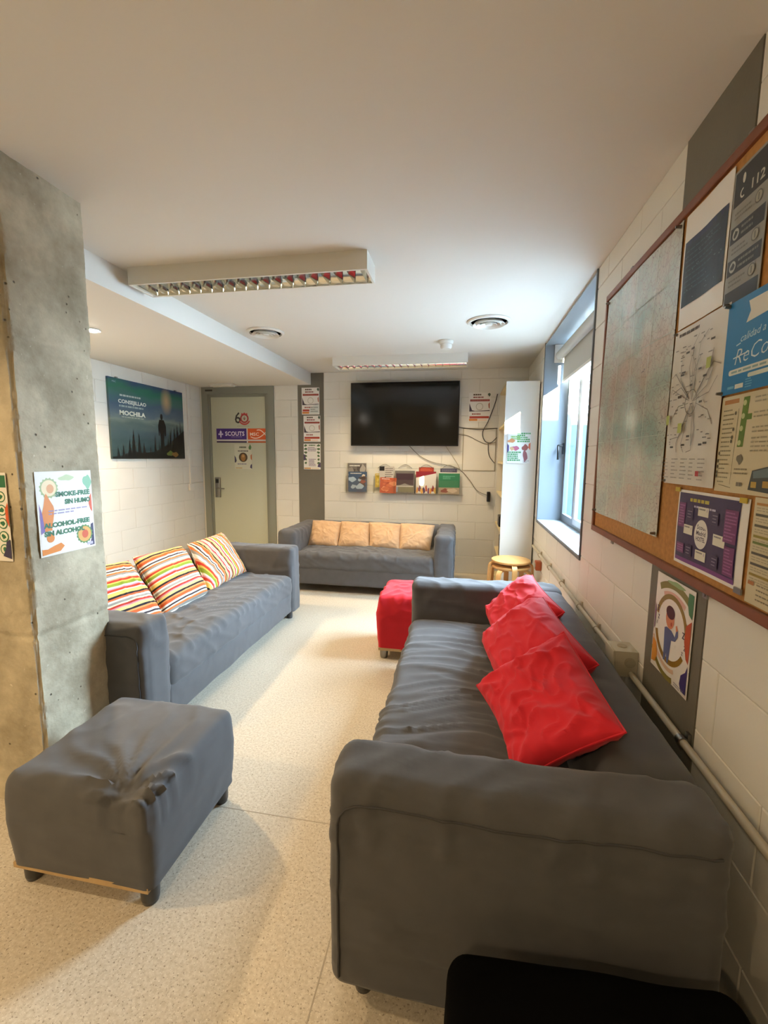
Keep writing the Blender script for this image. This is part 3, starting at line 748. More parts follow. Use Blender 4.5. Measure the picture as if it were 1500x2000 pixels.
p.rect(.215, .012, .244, .024, 'b9b3c6').done()
# --- poster on the pillar front, cut by the frame
p = Sheet('poster', 'poster with round green symbols on the front of the pillar', 'poster', .235, .335, (-1.905, 1.363, 1.015), RZB)
p.rect(.185, .28, .232, .325, GREEN)
for i in range(5):
    z = .245 - i * .05; p.ell(.205, z, .021, .021, GREEN).ell(.205, z, .017, .017, 'dfe0cb').blob(.205, z, .009, .009, GREEN, i)
    p.ell(.12, z, .021, .021, GREEN).ell(.12, z, .017, .017, 'dfe0cb').blob(.12, z, .009, .009, GREEN, i + 2)
p.poly([(.235, .225), (.222, .20), (.222, .16), (.235, .13)], 'cf5a2b').poly([(.232, .085), (.215, .075), (.21, .05), (.195, .02), (.232, .01)], NAVY)
p.rows(.015, .30, .17, .27, 2, GREEN, 4).rows(.012, .26, .09, .02, 12, '6b6758', 5).done()

# --- photo print on the left wall
PH = .80; PW = 1.16
pic = Sheet('wall_picture', 'large dark forest and night sky picture on the left wall', 'picture', PW, PH, (XL + .024, 3.875, 1.378), RZL, mat('sky_print', '2e4450', .22), thick=.022)
def sky_print():
    m = MATS['sky_print']; nt = m.node_tree; b = nt.nodes['Principled BSDF']; L = nt.links.new
    tc = nt.nodes.new('ShaderNodeTexCoord'); sp = nt.nodes.new('ShaderNodeSeparateXYZ'); L(tc.outputs['Object'], sp.inputs[0])
    n = nt.nodes.new('ShaderNodeTexNoise'); n.inputs['Scale'].default_value = 3.2; n.inputs['Detail'].default_value = 5
    mp = nt.nodes.new('ShaderNodeMapping'); mp.inputs['Scale'].default_value = (.7, 1, 2.6); L(tc.outputs['Object'], mp.inputs[0]); L(mp.outputs[0], n.inputs['Vector'])
    a = nt.nodes.new('ShaderNodeMath'); a.operation = 'MULTIPLY_ADD'; a.inputs[1].default_value = .28; L(n.outputs['Fac'], a.inputs[0])
    d = nt.nodes.new('ShaderNodeMath'); d.operation = 'MULTIPLY_ADD'; d.inputs[1].default_value = 1 / PH; d.inputs[2].default_value = -.14; L(sp.outputs[2], d.inputs[0]); L(d.outputs[0], a.inputs[2])
    r = nt.nodes.new('ShaderNodeValToRGB'); e = r.color_ramp.elements
    e[0].position = 0; e[0].color = (*srgb('2c4042'), 1); e[1].position = 1; e[1].color = (*srgb('2f4468'), 1)
    for pos, c in ((.2, '3c5254'), (.36, '4a5f62'), (.46, '5a6c68'), (.52, '74827a'), (.58, '586a74'), (.7, '465d70'), (.82, '3f6a66'), (.9, '2f6b58')):
        x = e.new(pos); x.color = (*srgb(c), 1)
    L(a.outputs[0], r.inputs[0])
    m2 = nt.nodes.new('ShaderNodeMapping'); m2.inputs['Location'].default_value = (-.855 * 9, 0, -.66 * 6); m2.inputs['Scale'].default_value = (9, 0, 6); L(tc.outputs['Object'], m2.inputs[0])
    gl = nt.nodes.new('ShaderNodeTexGradient'); gl.gradient_type = 'SPHERICAL'; L(m2.outputs[0], gl.inputs[0])
    mx = nt.nodes.new('ShaderNodeMix'); mx.data_type = 'RGBA'; L(gl.outputs['Fac'], mx.inputs['Factor']); L(r.outputs[0], mx.inputs['A']); mx.inputs['B'].default_value = (*srgb('b59c78'), 1)
    L(mx.outputs['Result'], b.inputs['Base Color'])
sky_print()
def fir(x, h, wd, base=0.0):
    pts = [(x, base + h)]; k = 6
    for i in range(1, k + 1):
        y = base + h * (1 - i / k); wv = wd * i / k; pts += [(x + wv, y + h * .02), (x + wv * .55, y + h * .015)]
    rev = [(2 * x - a, c) for a, c in reversed(pts[1:])]
    pic.poly([(min(max(a, 0), PW), max(c, 0)) for a, c in pts + rev], '0b0f0c')
rnd = random.Random(5)
pic.poly([(0, 0), (PW, 0), (PW, .34), (.98, .24), (.86, .17), (.74, .12), (.6, .075), (.42, .06), (.25, .08), (.12, .03), (0, .02)], '0b0e0a')
for x, h, wd in ((.08, .12, .03), (.15, .16, .03), (.30, .31, .05), (.38, .27, .045), (.45, .18, .04), (.24, .2, .04), (.63, .26, .035), (.55, .14, .03), (.70, .18, .03), (.9, .34, .04), (.97, .38, .045), (1.03, .42, .05), (1.09, .46, .045), (.85, .26, .04), (1.13, .4, .03)): fir(x, h, wd)
pic.ell(.755, .475, .022, .034, '080a0a').poly([(.715, .44), (.795, .44), (.825, .37), (.82, .26), (.80, .26), (.79, .30), (.785, .22), (.79, .08), (.765, .08), (.755, .2), (.745, .08), (.72, .08), (.73, .22), (.722, .30), (.708, .26), (.692, .26), (.692, .37)], '080a0a')
pic.blob(.88, .06, .05, .03, '5a6a2a', 1).blob(.97, .05, .05, .03, '7a5a26', 2)
pic.rows(.14, .655, .44, .625, 1, 'a9b4b0', 14, .6).text('CONSEJILLAO', .115, .562, .052, 'd3d8cc', .40, .03).rows(.125, .548, .485, .518, 1, '8f9f9c', 15, .6).text('MOCHILA', .125, .445, .062, 'd7dbc8', .37, .04).rows(.15, .435, .48, .415, 1, 'a3ab9a', 3)
pic.text('MSC', .05, .755, .022, '8fa5c0', .05).done()
for x in (.12, PW - .12):
    MB().box(x - .012, x + .012, 0, .02, PH - .002, PH + .012).build('hanger', STEEL, pic.o)

# --- things on the door
dy = YB + .0285
p = Sheet('door_sticker', 'anniversary number 60 emblem stuck high on the door', 'sticker', .24, .20, (-3.005, dy, 1.80), RZB, DOORM, thick=.0006)
p.text('6', .01, .045, .20, '33302e', .085, .01)
p.arc(.145, .105, .040, .060, 0, 360, 'a5342f', n=28).poly([(.10, .15), (.19, .15), (.185, .175), (.165, .165), (.145, .182), (.125, .165), (.105, .175)], 'b8413a')
p.arc(.145, .105, .066, .086, 205, 335, 'b8413a').line(.145, .085, .145, .13, .008, '7a2f2a').line(.145, .085, .128, .115, .006, '7a2f2a').line(.145, .085, .162, .115, .006, '7a2f2a').rows(.04, .012, .22, 0.0, 1, '8c8a78', 4).done()
p = Sheet('door_sign', 'purple and orange SCOUTS MSC sign across the door', 'sign', .76, .185, (-3.265, dy - .001, 1.590), RZB, mat('sign_gap', 'cdc7c4', .4), thick=.001)
p.rect(0, .042, .43, .185, '43277c').rect(0, 0, .43, .022, '3a2a50')
p.text('SCOUTS', .125, .092, .078, 'e6e0ee', .275, .02).rows(.21, .085, .40, .068, 1, '9d8cc4', 5)
p.poly([(.062, .165), (.078, .135), (.07, .115), (.073, .112), (.085, .125), (.097, .115), (.094, .100), (.072, .104), (.070, .075), (.062, .062), (.054, .075), (.052, .104), (.030, .100), (.027, .115), (.039, .125), (.051, .112), (.054, .115), (.046, .135)], 'd9d2ea')
p.done('purple_print'); p.mb = MB()
p.rect(.447, .042, .76, .185, 'd65a1c').rect(.447, 0, .76, .022, 'b5581f')
p.text('MSC', .478, .092, .058, 'f3dccb', .125, .02)
p.curve([(.487, .078), (.53, .062), (.58, .062), (.63, .082), (.68, .118), (.735, .170)], .011, 'f3dccb').curve([(.575, .162), (.61, .166), (.645, .150), (.69, .108), (.735, .058)], .011, 'f3dccb').done('orange_print')
p = Sheet('door_notice', 'small notice with a brown round picture on the door', 'poster', .245, .325, (-3.015, dy, 1.245), RZB, mat('notice_paper', 'c7c7b2', .4))
p.rows(.072, .300, .172, .272, 1, '5b5f50', 3, .8).rows(.05, .25, .195, .225, 1, '6a6560', 6, .7)
p.done('heading_print'); p.p['kind'] = 'stuff'; p.mb = MB()
p.ell(.122, .155, .062, .062, '4b3a1c').ell(.122, .152, .034, .048, '9a6a2e').ell(.122, .172, .018, .02, 'b98a4c').done('round_picture'); p.mb = MB()
p.blob(.222, .285, .016, .034, '4f7a4a', 1).poly([(0, .18), (.018, .15), (.028, .11), (.015, .085), (0, .085)], '3a3550').poly([(.245, .20), (.228, .18), (.228, .14), (.245, .115)], 'b5602f').poly([(.245, .07), (.225, .055), (.215, .02), (.245, .005)], '3f3a5c')
p.rows(.04, .078, .20, .055, 1, '7a7790', 7, .6).rows(.015, .022, .11, .006, 1, 'b08a3c', 8, .7).done(); p.p['kind'] = 'stuff'

# --- three posters on the grey column and one by the television
def warn_poster(label, loc, w, h, kind, grp):
    p = Sheet('poster', label, 'poster', w, h, loc, RZB, group=grp)
    W_, H_ = w, h
    if kind == 2:
        for i in range(6):
            for x in (.12, .88): p.blob(x * w, h * (.93 - i * .135), .018, .014, '4f6b3f', i + x)
        p.rows(w * .31, h * .97, w * .69, h * .905, 1, '5f7a4a', 2, .8).rows(w * .25, h * .87, w * .75, h * .70, 4, '6d5a72', 5, .5)
        p.rows(w * .3, h * .42, w * .72, h * .12, 6, '6d5478', 6, .5).poly([(0, h * .60), (w * .08, h * .56), (w * .13, h * .42), (w * .04, h * .34), (0, h * .36)], '4b4060').poly([(w, h * .28), (w * .86, h * .2), (w * .82, h * .1), (w, h * .08)], '4b4060')
        p.rect(w * .03, h * .02, w * .42, h * .065, 'c48a2f').rect(w * .45, h * .02, w * .9, h * .065, 'e0cfae')
    else:
        p.rows(w * .2, h * .965, w * .8, h * .895, 1, '5c4a38', 11, .75).rows(w * .2, h * .88, w * .8, h * .80, 1, '8a4a3f', 7, .6)
        p.rect(w * .06, h * .70, w * .96, h * .77, '93392b').rows(w * .12, h * .765, w * .9, h * .705, 1, 'b26a58', 2, .35)
        p.poly([(w * .03, h * .64), (w * .09, h * .52), (w * .16, h * .40), (w * .30, h * .37), (w * .97, h * .40), (w * .97, h * .37), (w * .03, h * .35)], '463a44')
        p.arc(w * .5, h * .52, w * .14, w * .17, 0, 360, 'b9b3a4').poly([(w * .96, h * .68), (w * .90, h * .60), (w * .92, h * .48), (w * .97, h * .44)], 'a85a3c')
        p.rows(w * .16, h * .30, w * .84, h * .23, 1, '9a4a38', 9, .65).rect(w * .05, h * .115, w * .95, h * .19, 'b03c26').rect(w * .03, h * .03, w * .42, h * .10, 'cf7f2b').rect(w * .45, h * .03, w * .85, h * .085, 'e6cdb4')
        p.blob(w * .93, h * .93, w * .05, h * .06, '4a5f4a', 2)
        if kind == 1: p.poly([(w * .45, h * .03), (w * .97, h * .04), (w * .97, h * .38), (w * .72, h * .36), (w * .42, h * .22)], 'cfd3cd').rows(w * .5, h * .3, w * .95, h * .08, 3, '77807c', 8, .4)
    p.done()
g3 = 'notices on the grey column'
warn_poster('top notice of the three on the grey column', (-2.055, YB - .006, 1.945), .232, .330, 1, g3)
warn_poster('middle red-banded notice of the three on the grey column', (-2.035, YB - .006, 1.605), .222, .325, 0, g3)
warn_poster('bottom notice with green symbols on the grey column', (-2.038, YB - .006, 1.255), .225, .325, 2, g3)
warn_poster('red-banded notice on the wall right of the television', (.020, YB - .006, 1.845), .250, .335, 0, None)

# --- bookcase side poster
p = Sheet('poster', 'green lettered poster on the side of the white bookcase', 'poster', .215, .30, (.398, 4.503, 1.372), RZB, mat('poster_pale', 'd9dbd6', .4))
p.rows(.09, .295, .212, .20, 5, '4f9a5a', 2, .75).rows(.03, .265, .12, .225, 2, '7fae5a', 4, .8).blob(.035, .215, .03, .02, 'c98a5c', 1)
p.poly([(0, .19), (.015, .17), (.016, .12), (0, .10)], '4b3f86').blob(.075, .145, .03, .022, 'b5607a', 2).blob(.045, .14, .02, .018, 'c9a27a', 3)
p.rows(.005, .115, .13, .02, 5, '3f8f52', 6, .75).blob(.165, .15, .025, .03, '9a5a52', 1).blob(.17, .07, .02, .055, '8f5a5f', 3).poly([(.215, .20), (.198, .185), (.196, .15), (.215, .125)], 'c9683f').rows(.15, .03, .21, .005, 2, '8c7f86', 3).done()

# ------------------------------------------------------------------ notice board on the right wall
NB0, NB1, NZ0, NZ1 = 1.02, 2.462, 1.052, 2.216
nb = thing('notice_board', 'large cork notice board with a reddish wooden frame', 'notice board', (XR, (NB0 + NB1) / 2, NZ0))
hw = (NB1 - NB0) / 2; hh = NZ1 - NZ0; fwid = .028
MB().box(-.014, 0, -hw + .01, hw - .01, .01, hh - .01).build('cork_panel', CORK, nb)
for nm, b in (('frame_rail', (-.026, 0, -hw, hw, 0, fwid)), ('frame_rail', (-.026, 0, -hw, hw, hh - fwid, hh)), ('frame_stile', (-.026, 0, -hw, -hw + .022, fwid, hh - fwid)), ('frame_stile', (-.026, 0, hw - .022, hw, fwid, hh - fwid))):
    MB().box(*b, ch=.003).build(nm, WOODR, nb)
for y in (hw - .30, -hw + .33): 
    for z in (-.012, hh + .0): MB().box(-.014, -.008, y - .012, y + .012, z - .006, z + .018).cyl((-.016, y, z + .004), (-.006, y, z + .004), .005, n=10).build('hanger', STEEL, nb)
xb = XR - .0145
def bsheet(name, label, cat, y_left, z0, w, h, lift=.001, paper=None, **k):
    return Sheet(name, label, cat, w, h, (xb - lift, y_left, z0), RZR, paper, **k)
def map_mat():
    m = mat('laminated_map', 'b3b8a9', .22); nt = m.node_tree; b = nt.nodes['Principled BSDF']; L = nt.links.new
    tc = nt.nodes.new('ShaderNodeTexCoord')
    n = nt.nodes.new('ShaderNodeTexNoise'); n.inputs['Scale'].default_value = 4; n.inputs['Detail'].default_value = 8; L(tc.outputs['Object'], n.inputs['Vector'])
    r = nt.nodes.new('ShaderNodeValToRGB'); e = r.color_ramp.elements
    e[0].position = .36; e[0].color = (*srgb('93a89c'), 1); e[1].position = .66; e[1].color = (*srgb('bfae9f'), 1); x = e.new(.5); x.color = (*srgb('b4b8aa'), 1)
    L(n.outputs['Fac'], r.inputs[0])
    v = nt.nodes.new('ShaderNodeTexVoronoi'); v.feature = 'DISTANCE_TO_EDGE'; v.inputs['Scale'].default_value = 30; L(tc.outputs['Object'], v.inputs['Vector'])
    mr = nt.nodes.new('ShaderNodeMapRange'); mr.inputs[1].default_value = .0; mr.inputs[2].default_value = .08; mr.inputs[3].default_value = .45; mr.inputs[4].default_value = 0; L(v.outputs['Distance'], mr.inputs[0])
    mx = nt.nodes.new('ShaderNodeMix'); mx.data_type = 'RGBA'; L(mr.outputs[0], mx.inputs['Factor']); L(r.outputs[0], mx.inputs['A']); mx.inputs['B'].default_value = (*srgb('8f8076'), 1)
    v2 = nt.nodes.new('ShaderNodeTexNoise'); v2.inputs['Scale'].default_value = 140; L(tc.outputs['Object'], v2.inputs['Vector'])
    m2 = nt.nodes.new('ShaderNodeMapRange'); m2.inputs[1].default_value = .64; m2.inputs[2].default_value = .72; L(v2.outputs['Fac'], m2.inputs[0])
    mx2 = nt.nodes.new('ShaderNodeMix'); mx2.data_type = 'RGBA'; L(m2.outputs[0], mx2.inputs['Factor']); L(mx.outputs['Result'], mx2.inputs['A']); mx2.inputs['B'].default_value = (*srgb('5c5a5a'), 1)
    L(mx2.outputs['Result'], b.inputs['Base Color'])
    return m
MAPM = map_mat()
mp = bsheet('city_map', 'large creased pale green city map on the notice board', 'map', 2.43, 1.150, .755, 1.035, .004, MAPM, wave=.010)
for x in (.19, .38, .57): mp.line(x, .01, x + .004, 1.025, .0025, 'd3d6ca')
for z in (.17, .35, .52, .69, .86): mp.line(.01, z, .745, z + .006, .0025, '9aa397')
mp.done()
for x, z in ((.012, .012), (.742, .012), (.742, 1.02), (.012, 1.02)): MB().cyl((x, -.002, z), (x, -.020, z), .006, .004, 10).build('pin', STEEL, mp.o)
p = bsheet('blue_chart', 'dark blue night sky chart on white paper at the top of the board', 'poster', 1.652, 1.835, .255, .345, .003, None, wave=.004)
p.rect(.012, .065, .245, .262, '26323c').rect(.012, .245, .245, .262, '2c3350')
rnd = random.Random(3)
for i in range(26): a, c = rnd.uniform(.02, .23), rnd.uniform(.075, .24); p.ell(a, c, .0016, .0016, '9aa9a8', 6)
p.rows(.03, .235, .22, .10, 9, '3f5560', 4, .25).done()
p = bsheet('emergency_notice', 'grey and black banded emergency number notice on the board', 'poster', 1.392, 1.812, .150, .345, .005, mat('notice_grey', '8a887c', .4))
for i, (a, c) in enumerate(((.255, .338), (.165, .205), (.085, .125), (.006, .045))): p.rect(.006, a, .144, c, '2b2d2b')
p.text('112', .08, .268, .032, 'b9b6a8', .05, .02).ell(.045, .312, .006, .012, 'cfcabb').arc(.045, .278, .008, .012, 90, 300, 'cfcabb')
for i, z in enumerate((.185, .105)): p.ell(.03, z, .014, .014, 'a9a698').blob(.03, z, .008, .008, '3a3a36', i)
for i, z in enumerate((.232, .147, .067)): p.ell(.115, z, .015, .015, '5f5d54').ell(.115, z, .012, .012, '96937f').line(.115, z - .008, .115, z + .008, .004, '5f5d54')
for i, z in enumerate((.24, .155, .075)): p.rows(.02, z, .09, z - .022, 2, '6d6a60', i + 4)
for i, z in enumerate((.20, .12)): p.rows(.055, z, .135, z - .03, 2, '77756a', i + 9)
p.done()
# transit map
p = bsheet('transit_map', 'white metro line map hanging beside the city map', 'map', 1.652, 1.343, .305, .485, .006, mat('map_white', 'cfcabd', .22), wave=.006)
p.rows(.03, .474, .18, .461, 1, '5c5850', 13, .7)
rnd = random.Random(11)
cx, cz = .145, .25
for i in range(22):
    a = rnd.uniform(0, 2 * PI); r0, r1 = rnd.uniform(0, .04), rnd.uniform(.08, .17)
    x0, z0 = cx + r0 * math.cos(a), cz + r0 * math.sin(a); x1, z1 = cx + r1 * .8 * math.cos(a), cz + r1 * 1.1 * math.sin(a)
    x1, z1 = min(max(x1, .015), .29), min(max(z1, .10), .44); p.line(x0, z0, x1, z1, .002, rnd.choice(('6b675f', '7d7870', '57544e', '8a8078', '75806a')))
    a2 = a + rnd.choice((-.8, .8)); p.line(x1, z1, min(max(x1 + .05 * math.cos(a2), .012), .293), min(max(z1 + .05 * math.sin(a2), .10), .445), .002, '77736a')
p.arc(cx, cz, .035, .038, 0, 360, '6a665e')
for i in range(70): a, c = rnd.uniform(.015, .27), rnd.uniform(.11, .44); p.rect(a, c, a + rnd.uniform(.006, .022), c + .003, rnd.choice(('7a766d', '8f8b82', '6a675f')))
for i in range(16): a, c = rnd.uniform(.015, .26), rnd.uniform(.11, .43); p.rect(a, c, a + .02, c + .006, '4d4a46')
for a, c in ((.012, .19), (.235, .33), (.09, .16)): p.rect(a, c, a + .022, c + .03, 'a9b45e')
for k in range(5): p.rows(.015 + k * .055, .085, .055 + k * .055, .015, 6, '8a867c', k, .3)
p.rect(.225, .03, .245, .045, 'b5303a').done()
for x, z in ((.01, .478), (.295, .478), (.01, .008)): MB().cyl((x, -.002, z), (x, -.014, z), .005, .0035, 10).build('pin', STEEL, p.o)
# blue poster
p = bsheet('blue_poster', 'bright blue hand-lettered poster at the right of the board', 'poster', 1.350, 1.588, .31, .232, .009, mat('poster_blue', '0f73a8', .4))
p.poly([(.085, .215), (.20, .215), (.20, .172), (.082, .165), (.096, .19)], 'd3cfc0')
p.text('calidad a', .065, .123, .026, 'b9cfd2', .095, 0, slant=.25, rise=.06).line(.05, .118, .068, .121, .003, 'b9cfd2')
p.text('ReCo', .05, .070, .055, 'cfd8d6', .125, -.012, slant=.25, rise=.05).line(.042, .088, .10, .093, .003, 'cfd8d6')
p.rect(.035, .046, .26, .060, 'cfd0c0').ell(.035, .053, .007, .007, 'cfd0c0', 12).rows(.04, .058, .25, .048, 1, '7f9a94', 3, .5).rect(.115, .031, .20, .041, 'c9ccb8').ell(.115, .036, .005, .005, 'c9ccb8', 10)
p.rows(.03, .021, .057, .010, 1, '6fb0cc', 2, .6).rect(.062, .010, .096, .021, 'cfd0c0').rows(.104, .03, .13, .006, 4, '6fb0cc', 5).done()
for x, z in ((.006, .006), (.006, .225)): MB().cyl((x, -.001, z), (x, -.014, z), .005, .0035, 10).build('pin', STEEL, p.o)
# cream bus leaflet
p = bsheet('bus_leaflet', 'cream leaflet with a green strip and bus photo below the blue poster', 'leaflet', 1.347, 1.338, .30, .245, .004, mat('paper_cream', 'c9bd99', .4))
p.rect(.012, .225, .075, .236, 'b07a3c').poly([(.094, .236), (.118, .236), (.108, .115), (.084, .115)], '5a7a24').rect(.113, .18, .132, .194, '5a7a24')
for z in (.222, .19, .16, .125): p.ell(.10 - (.222 - z) * .08, z, .007, .007, 'b5bd84', 12)
p.rows(.012, .215, .06, .02, 17, '8f8768', 5, .3).line(.078, .21, .070, .02, .0015, '7d7658').line(.02, .018, .075, .012, .0015, '7d7658')
for x, z in ((.066, .2), (.062, .16), (.06, .14), (.058, .13), (.01, .10), (.008, .08), (.008, .065), (.007, .05), (.007, .04)): p.ell(x, z, .004, .005, '5f5a48', 10)
for i, z in enumerate((.235, .2, .165, .14, .12)): p.rows(.14, z, .29, z - .02, 2, '9a9174', i, .35)
p.blob(.102, .085, .01, .012, '6d6753', 2).rows(.085, .065, .14, .045, 2, '8a8266', 4).rows(.10, .030, .138, .016, 1, '6d6753', 9, .7)
p.poly([(.148, .012), (.158, .058), (.30, .085), (.30, .005)], '3c423e').rect(.158, .018, .178, .032, 'b5953c').rect(.20, .02, .29, .035, 'a8862f').poly([(.165, .04), (.162, .056), (.29, .078), (.29, .05)], '5f6f74').done()
# purple flyer
p = bsheet('purple_flyer', 'purple flyer with a white oval on the lower part of the board', 'poster', 1.540, 1.100, .355, .228, .003, None, wave=.003)
p.rect(.010, .010, .325, .220, '352850').rect(.010, .010, .325, .022, '70347a')
p.rows(.075, .208, .245, .195, 1, 'b5a63a', 12, .75).rows(.10, .188, .22, .180, 1, 'b9b0c6', 4, .7)
p.ell(.150, .108, .035, .042, 'dcd8d0', 28).text('Scout', .150, .122, .018, '3a3146', .045, .015, 'c').text('Madrid', .150, .105, .018, '3a3146', .048, .015, 'c').text('HOSTEL', .150, .088, .018, '3a3146', .048, .015, 'c')
for a, c, w_, h_ in ((.125, .160, .055, .026), (.055, .098, .050, .028), (.215, .092, .060, .030), (.130, .034, .055, .028)): p.rect(a, c, a + w_, c + h_, 'd6d2bf').rows(a + .005, c + h_ - .003, a + w_ * .7, c + h_ - .010, 1, '6d6a6a', 3, .6).ell(a + w_ * .85, c + h_ * .7, .003, .005, 'b5a9b5', 8)
for a, c, w_, h_ in ((.016, .115, .040, .075), (.265, .110, .056, .085), (.275, .026, .046, .075), (.020, .036, .045, .030)): p.rect(a, c, a + w_, c + h_, '6f3468').rows(a + .004, c + h_ - .004, a + w_ - .004, c + .004, max(3, int(h_ / .009)), '9a5f92', int(a * 900), .4)
for a, c in ((.066, .142), (.2, .145), (.075, .034), (.215, .030)): p.rect(a, c, a + .036, c + .034, '463a50').rect(a + .0015, c + .0015, a + .0345, c + .0325, '352850').rows(a + .006, c + .03, a + .03, c + .004, 3, '8f8598', 6, .3)
p.done()
for k, (x, z) in enumerate(((-.004, .228), (.335, .224))): MB().box(x - .014, x + .014, -.006, -.0035, z - .007, z + .006).build('tape', mat('yellow_tape', 'c0a92a', .4), p.o)
MB().box(.335, .365, -.007, -.003, -.004, .010).build('clip', STEEL, p.o)
# timetable
p = bsheet('timetable', 'cream timetable sheet with coloured bands at the bottom right of the board', 'poster', 1.172, 1.085, .145, .25, .002, mat('paper_cream', 'c9bd99', .4))
for i, (z, c) in enumerate(((.235, 'b5813f'), (.21, '5b5647'), (.185, '5b5647'), (.16, '8f8330'), (.145, '6a7a3a'), (.12, '4f4a40'), (.095, '4f4a40'), (.07, '8f7a2a'))):
    p.rect(.008, z - .003, .138, z + .003, c).rows(.01, z - .006, .12, z - .018, 2, '9a9278', i, .3)
p.rect(.008, .045, .03, .054, 'a86a30').rows(.04, .055, .13, .01, 4, '8a8268', 7, .3).done()

# quiet poster on the grey column under the board
p = Sheet('poster', 'poster of a boy hushing, on the grey column under the notice board', 'poster', .262, .338, (XR - .006, 1.672, .694), RZR)
p.arc(.13, .10, .205, .228, 62, 118, '7d7a3c').arc(.13, .10, .178, .195, 65, 112, 'd3a79a').blob(.14, .325, .05, .008, '8fae7a', 1)
p.arc(.125, .175, .095, .112, 5, 168, '8a7434', 1.0).arc(.125, .165, .095, .113, 195, 330, '8a6a1e', 1.0).arc(.125, .165, .122, .136, 205, 290, 'd3b59a').arc(.125, .155, .140, .158, 215, 285, '7d7430')
p.ell(.118, .205, .030, .034, 'c9825f').ell(.118, .226, .031, .022, '47242a').ell(.13, .19, .006, .007, 'a8432f')
p.poly([(.085, .165), (.10, .172), (.135, .17), (.16, .158), (.165, .178), (.178, .186), (.18, .168), (.165, .145), (.138, .138), (.132, .085), (.128, .055), (.118, .055), (.112, .085), (.104, .055), (.092, .055), (.09, .10)], '56648f')
p.poly([(.165, .178), (.16, .195), (.168, .2), (.178, .186)], 'c9825f')
for x, z, h_ in ((.02, .205, .02), (.03, .178, .016), (.022, .158, .010), (.205, .175, .022), (.222, .142, .016), (.21, .122, .012)): p.text('Z', x, z, h_ * 1.3, '3a3550', h_ * .8, .02)
p.poly([(.256, .325), (.225, .325), (.223, .29), (.235, .26), (.256, .25)], '3a7a52').poly([(.256, .245), (.225, .22), (.222, .17), (.24, .12), (.256, .11)], 'b5502c')
p.poly([(.006, .23), (.014, .20), (.012, .14), (.006, .13)], '6b3f74').poly([(.006, .10), (.035, .09), (.048, .05), (.035, .02), (.006, .015)], 'cf8a2b').poly([(.256, .105), (.245, .08), (.22, .06), (.215, .03), (.228, .012), (.256, .012)], '3f3470').rows(.18, .02, .245, .006, 2, '8a87a0', 3).done()

# ------------------------------------------------------------------ television, cables, magazine rack
tv = thing('television', 'large flat black television on the back wall', 'television', (-.742, YB, 1.555))
MB().box(-.655, .655, -.085, -.045, 0, .755, ch=.006).build('casing', BLACKP, tv)
MB().box(-.645, .645, -.0865, -.0845, .014, .745).build('screen', mat('screen_glass', '050606', .12), tv)
MB().box(-.25, .25, -.045, 0, .2, .55).build('wall_mount', BLACKP, tv)
def cable(label, pts, r=.0045, m=None, sub=8):
    P = [Vector(p) for p in pts]; out = []
    for i in range(len(P) - 1):
        a, b, c, d_ = P[max(i - 1, 0)], P[i], P[i + 1], P[min(i + 2, len(P) - 1)]
        for k in range(sub):
            t = k / sub; out.append(.5 * ((2 * b) + (c - a) * t + (2 * a - 5 * b + 4 * c - d_) * t * t + (3 * b - a - 3 * c + d_) * t ** 3))
    out.append(P[-1])
    return tag(MB().tube(out, r, 8).build('cable', m or mat('dark_cable', '2c2a28', .5), None, True), label, 'cable')
GC = mat('grey_cable', '6b665a', .5)
yc = YB - .012
cable('dark cable running level from the television to the bookcase', [(-.10, yc, 1.785), (.02, yc, 1.765), (.17, yc - .01, 1.755), (.36, yc - .02, 1.765)])
cable('dark cable hanging in a loop beside the bookcase', [(.345, yc, 2.16), (.32, yc, 2.05), (.25, yc, 1.85), (.19, yc - .01, 1.72), (.22, yc - .01, 1.62), (.29, yc - .01, 1.60), (.355, yc - .02, 1.66)])
cable('thin grey cable sagging from the television to the bookcase', [(-.11, yc, 1.70), (.02, yc, 1.68), (.14, yc, 1.62), (.24, yc, 1.585), (.35, yc - .02, 1.61)], .0035, GC)
cable('dark cable end drooping below the looped cables', [(.26, yc, 1.60), (.265, yc, 1.50), (.285, yc, 1.43), (.34, yc - .02, 1.36)], .004)
cable('thin cable from under the television to the small adapter', [(-.68, yc, 1.56), (-.60, yc, 1.48), (-.52, yc, 1.42), (-.38, yc, 1.36), (-.15, yc, 1.315), (-.04, yc, 1.26), (.06, yc, 1.15), (.15, yc, 1.03), (.27, yc, .975)], .0035, GC)
cable('short pale cable under the right end of the television', [(-.24, yc, 1.56), (-.17, yc, 1.46), (-.10, yc, 1.36), (-.06, yc, 1.28)], .003, mat('pale_cable', 'a89c80', .5))
tag(MB().box(.265, .305, YB - .05, YB - .002, .90, 1.02, ch=.006).build('power_adapter', BLACKP, None, True), 'small black power adapter on the wall by the bookcase', 'adapter')
# access hatch on the wall
ah = thing('access_panel', 'flush painted access panel on the wall behind the cables', 'panel', (.158, YB, 1.272))
MB().box(-.185, .185, -.006, 0, 0, .49, ch=.002).build('panel', WALLP, ah)
hb = MB().box(-.195, -.186, -.004, 0, -.010, .50).box(.186, .195, -.004, 0, -.010, .50).box(-.186, .186, -.004, 0, -.010, -.001).box(-.186, .186, -.004, 0, .491, .50)
hb.build('panel_edge', mat('panel_edge', 'a39a82', .6), ah)

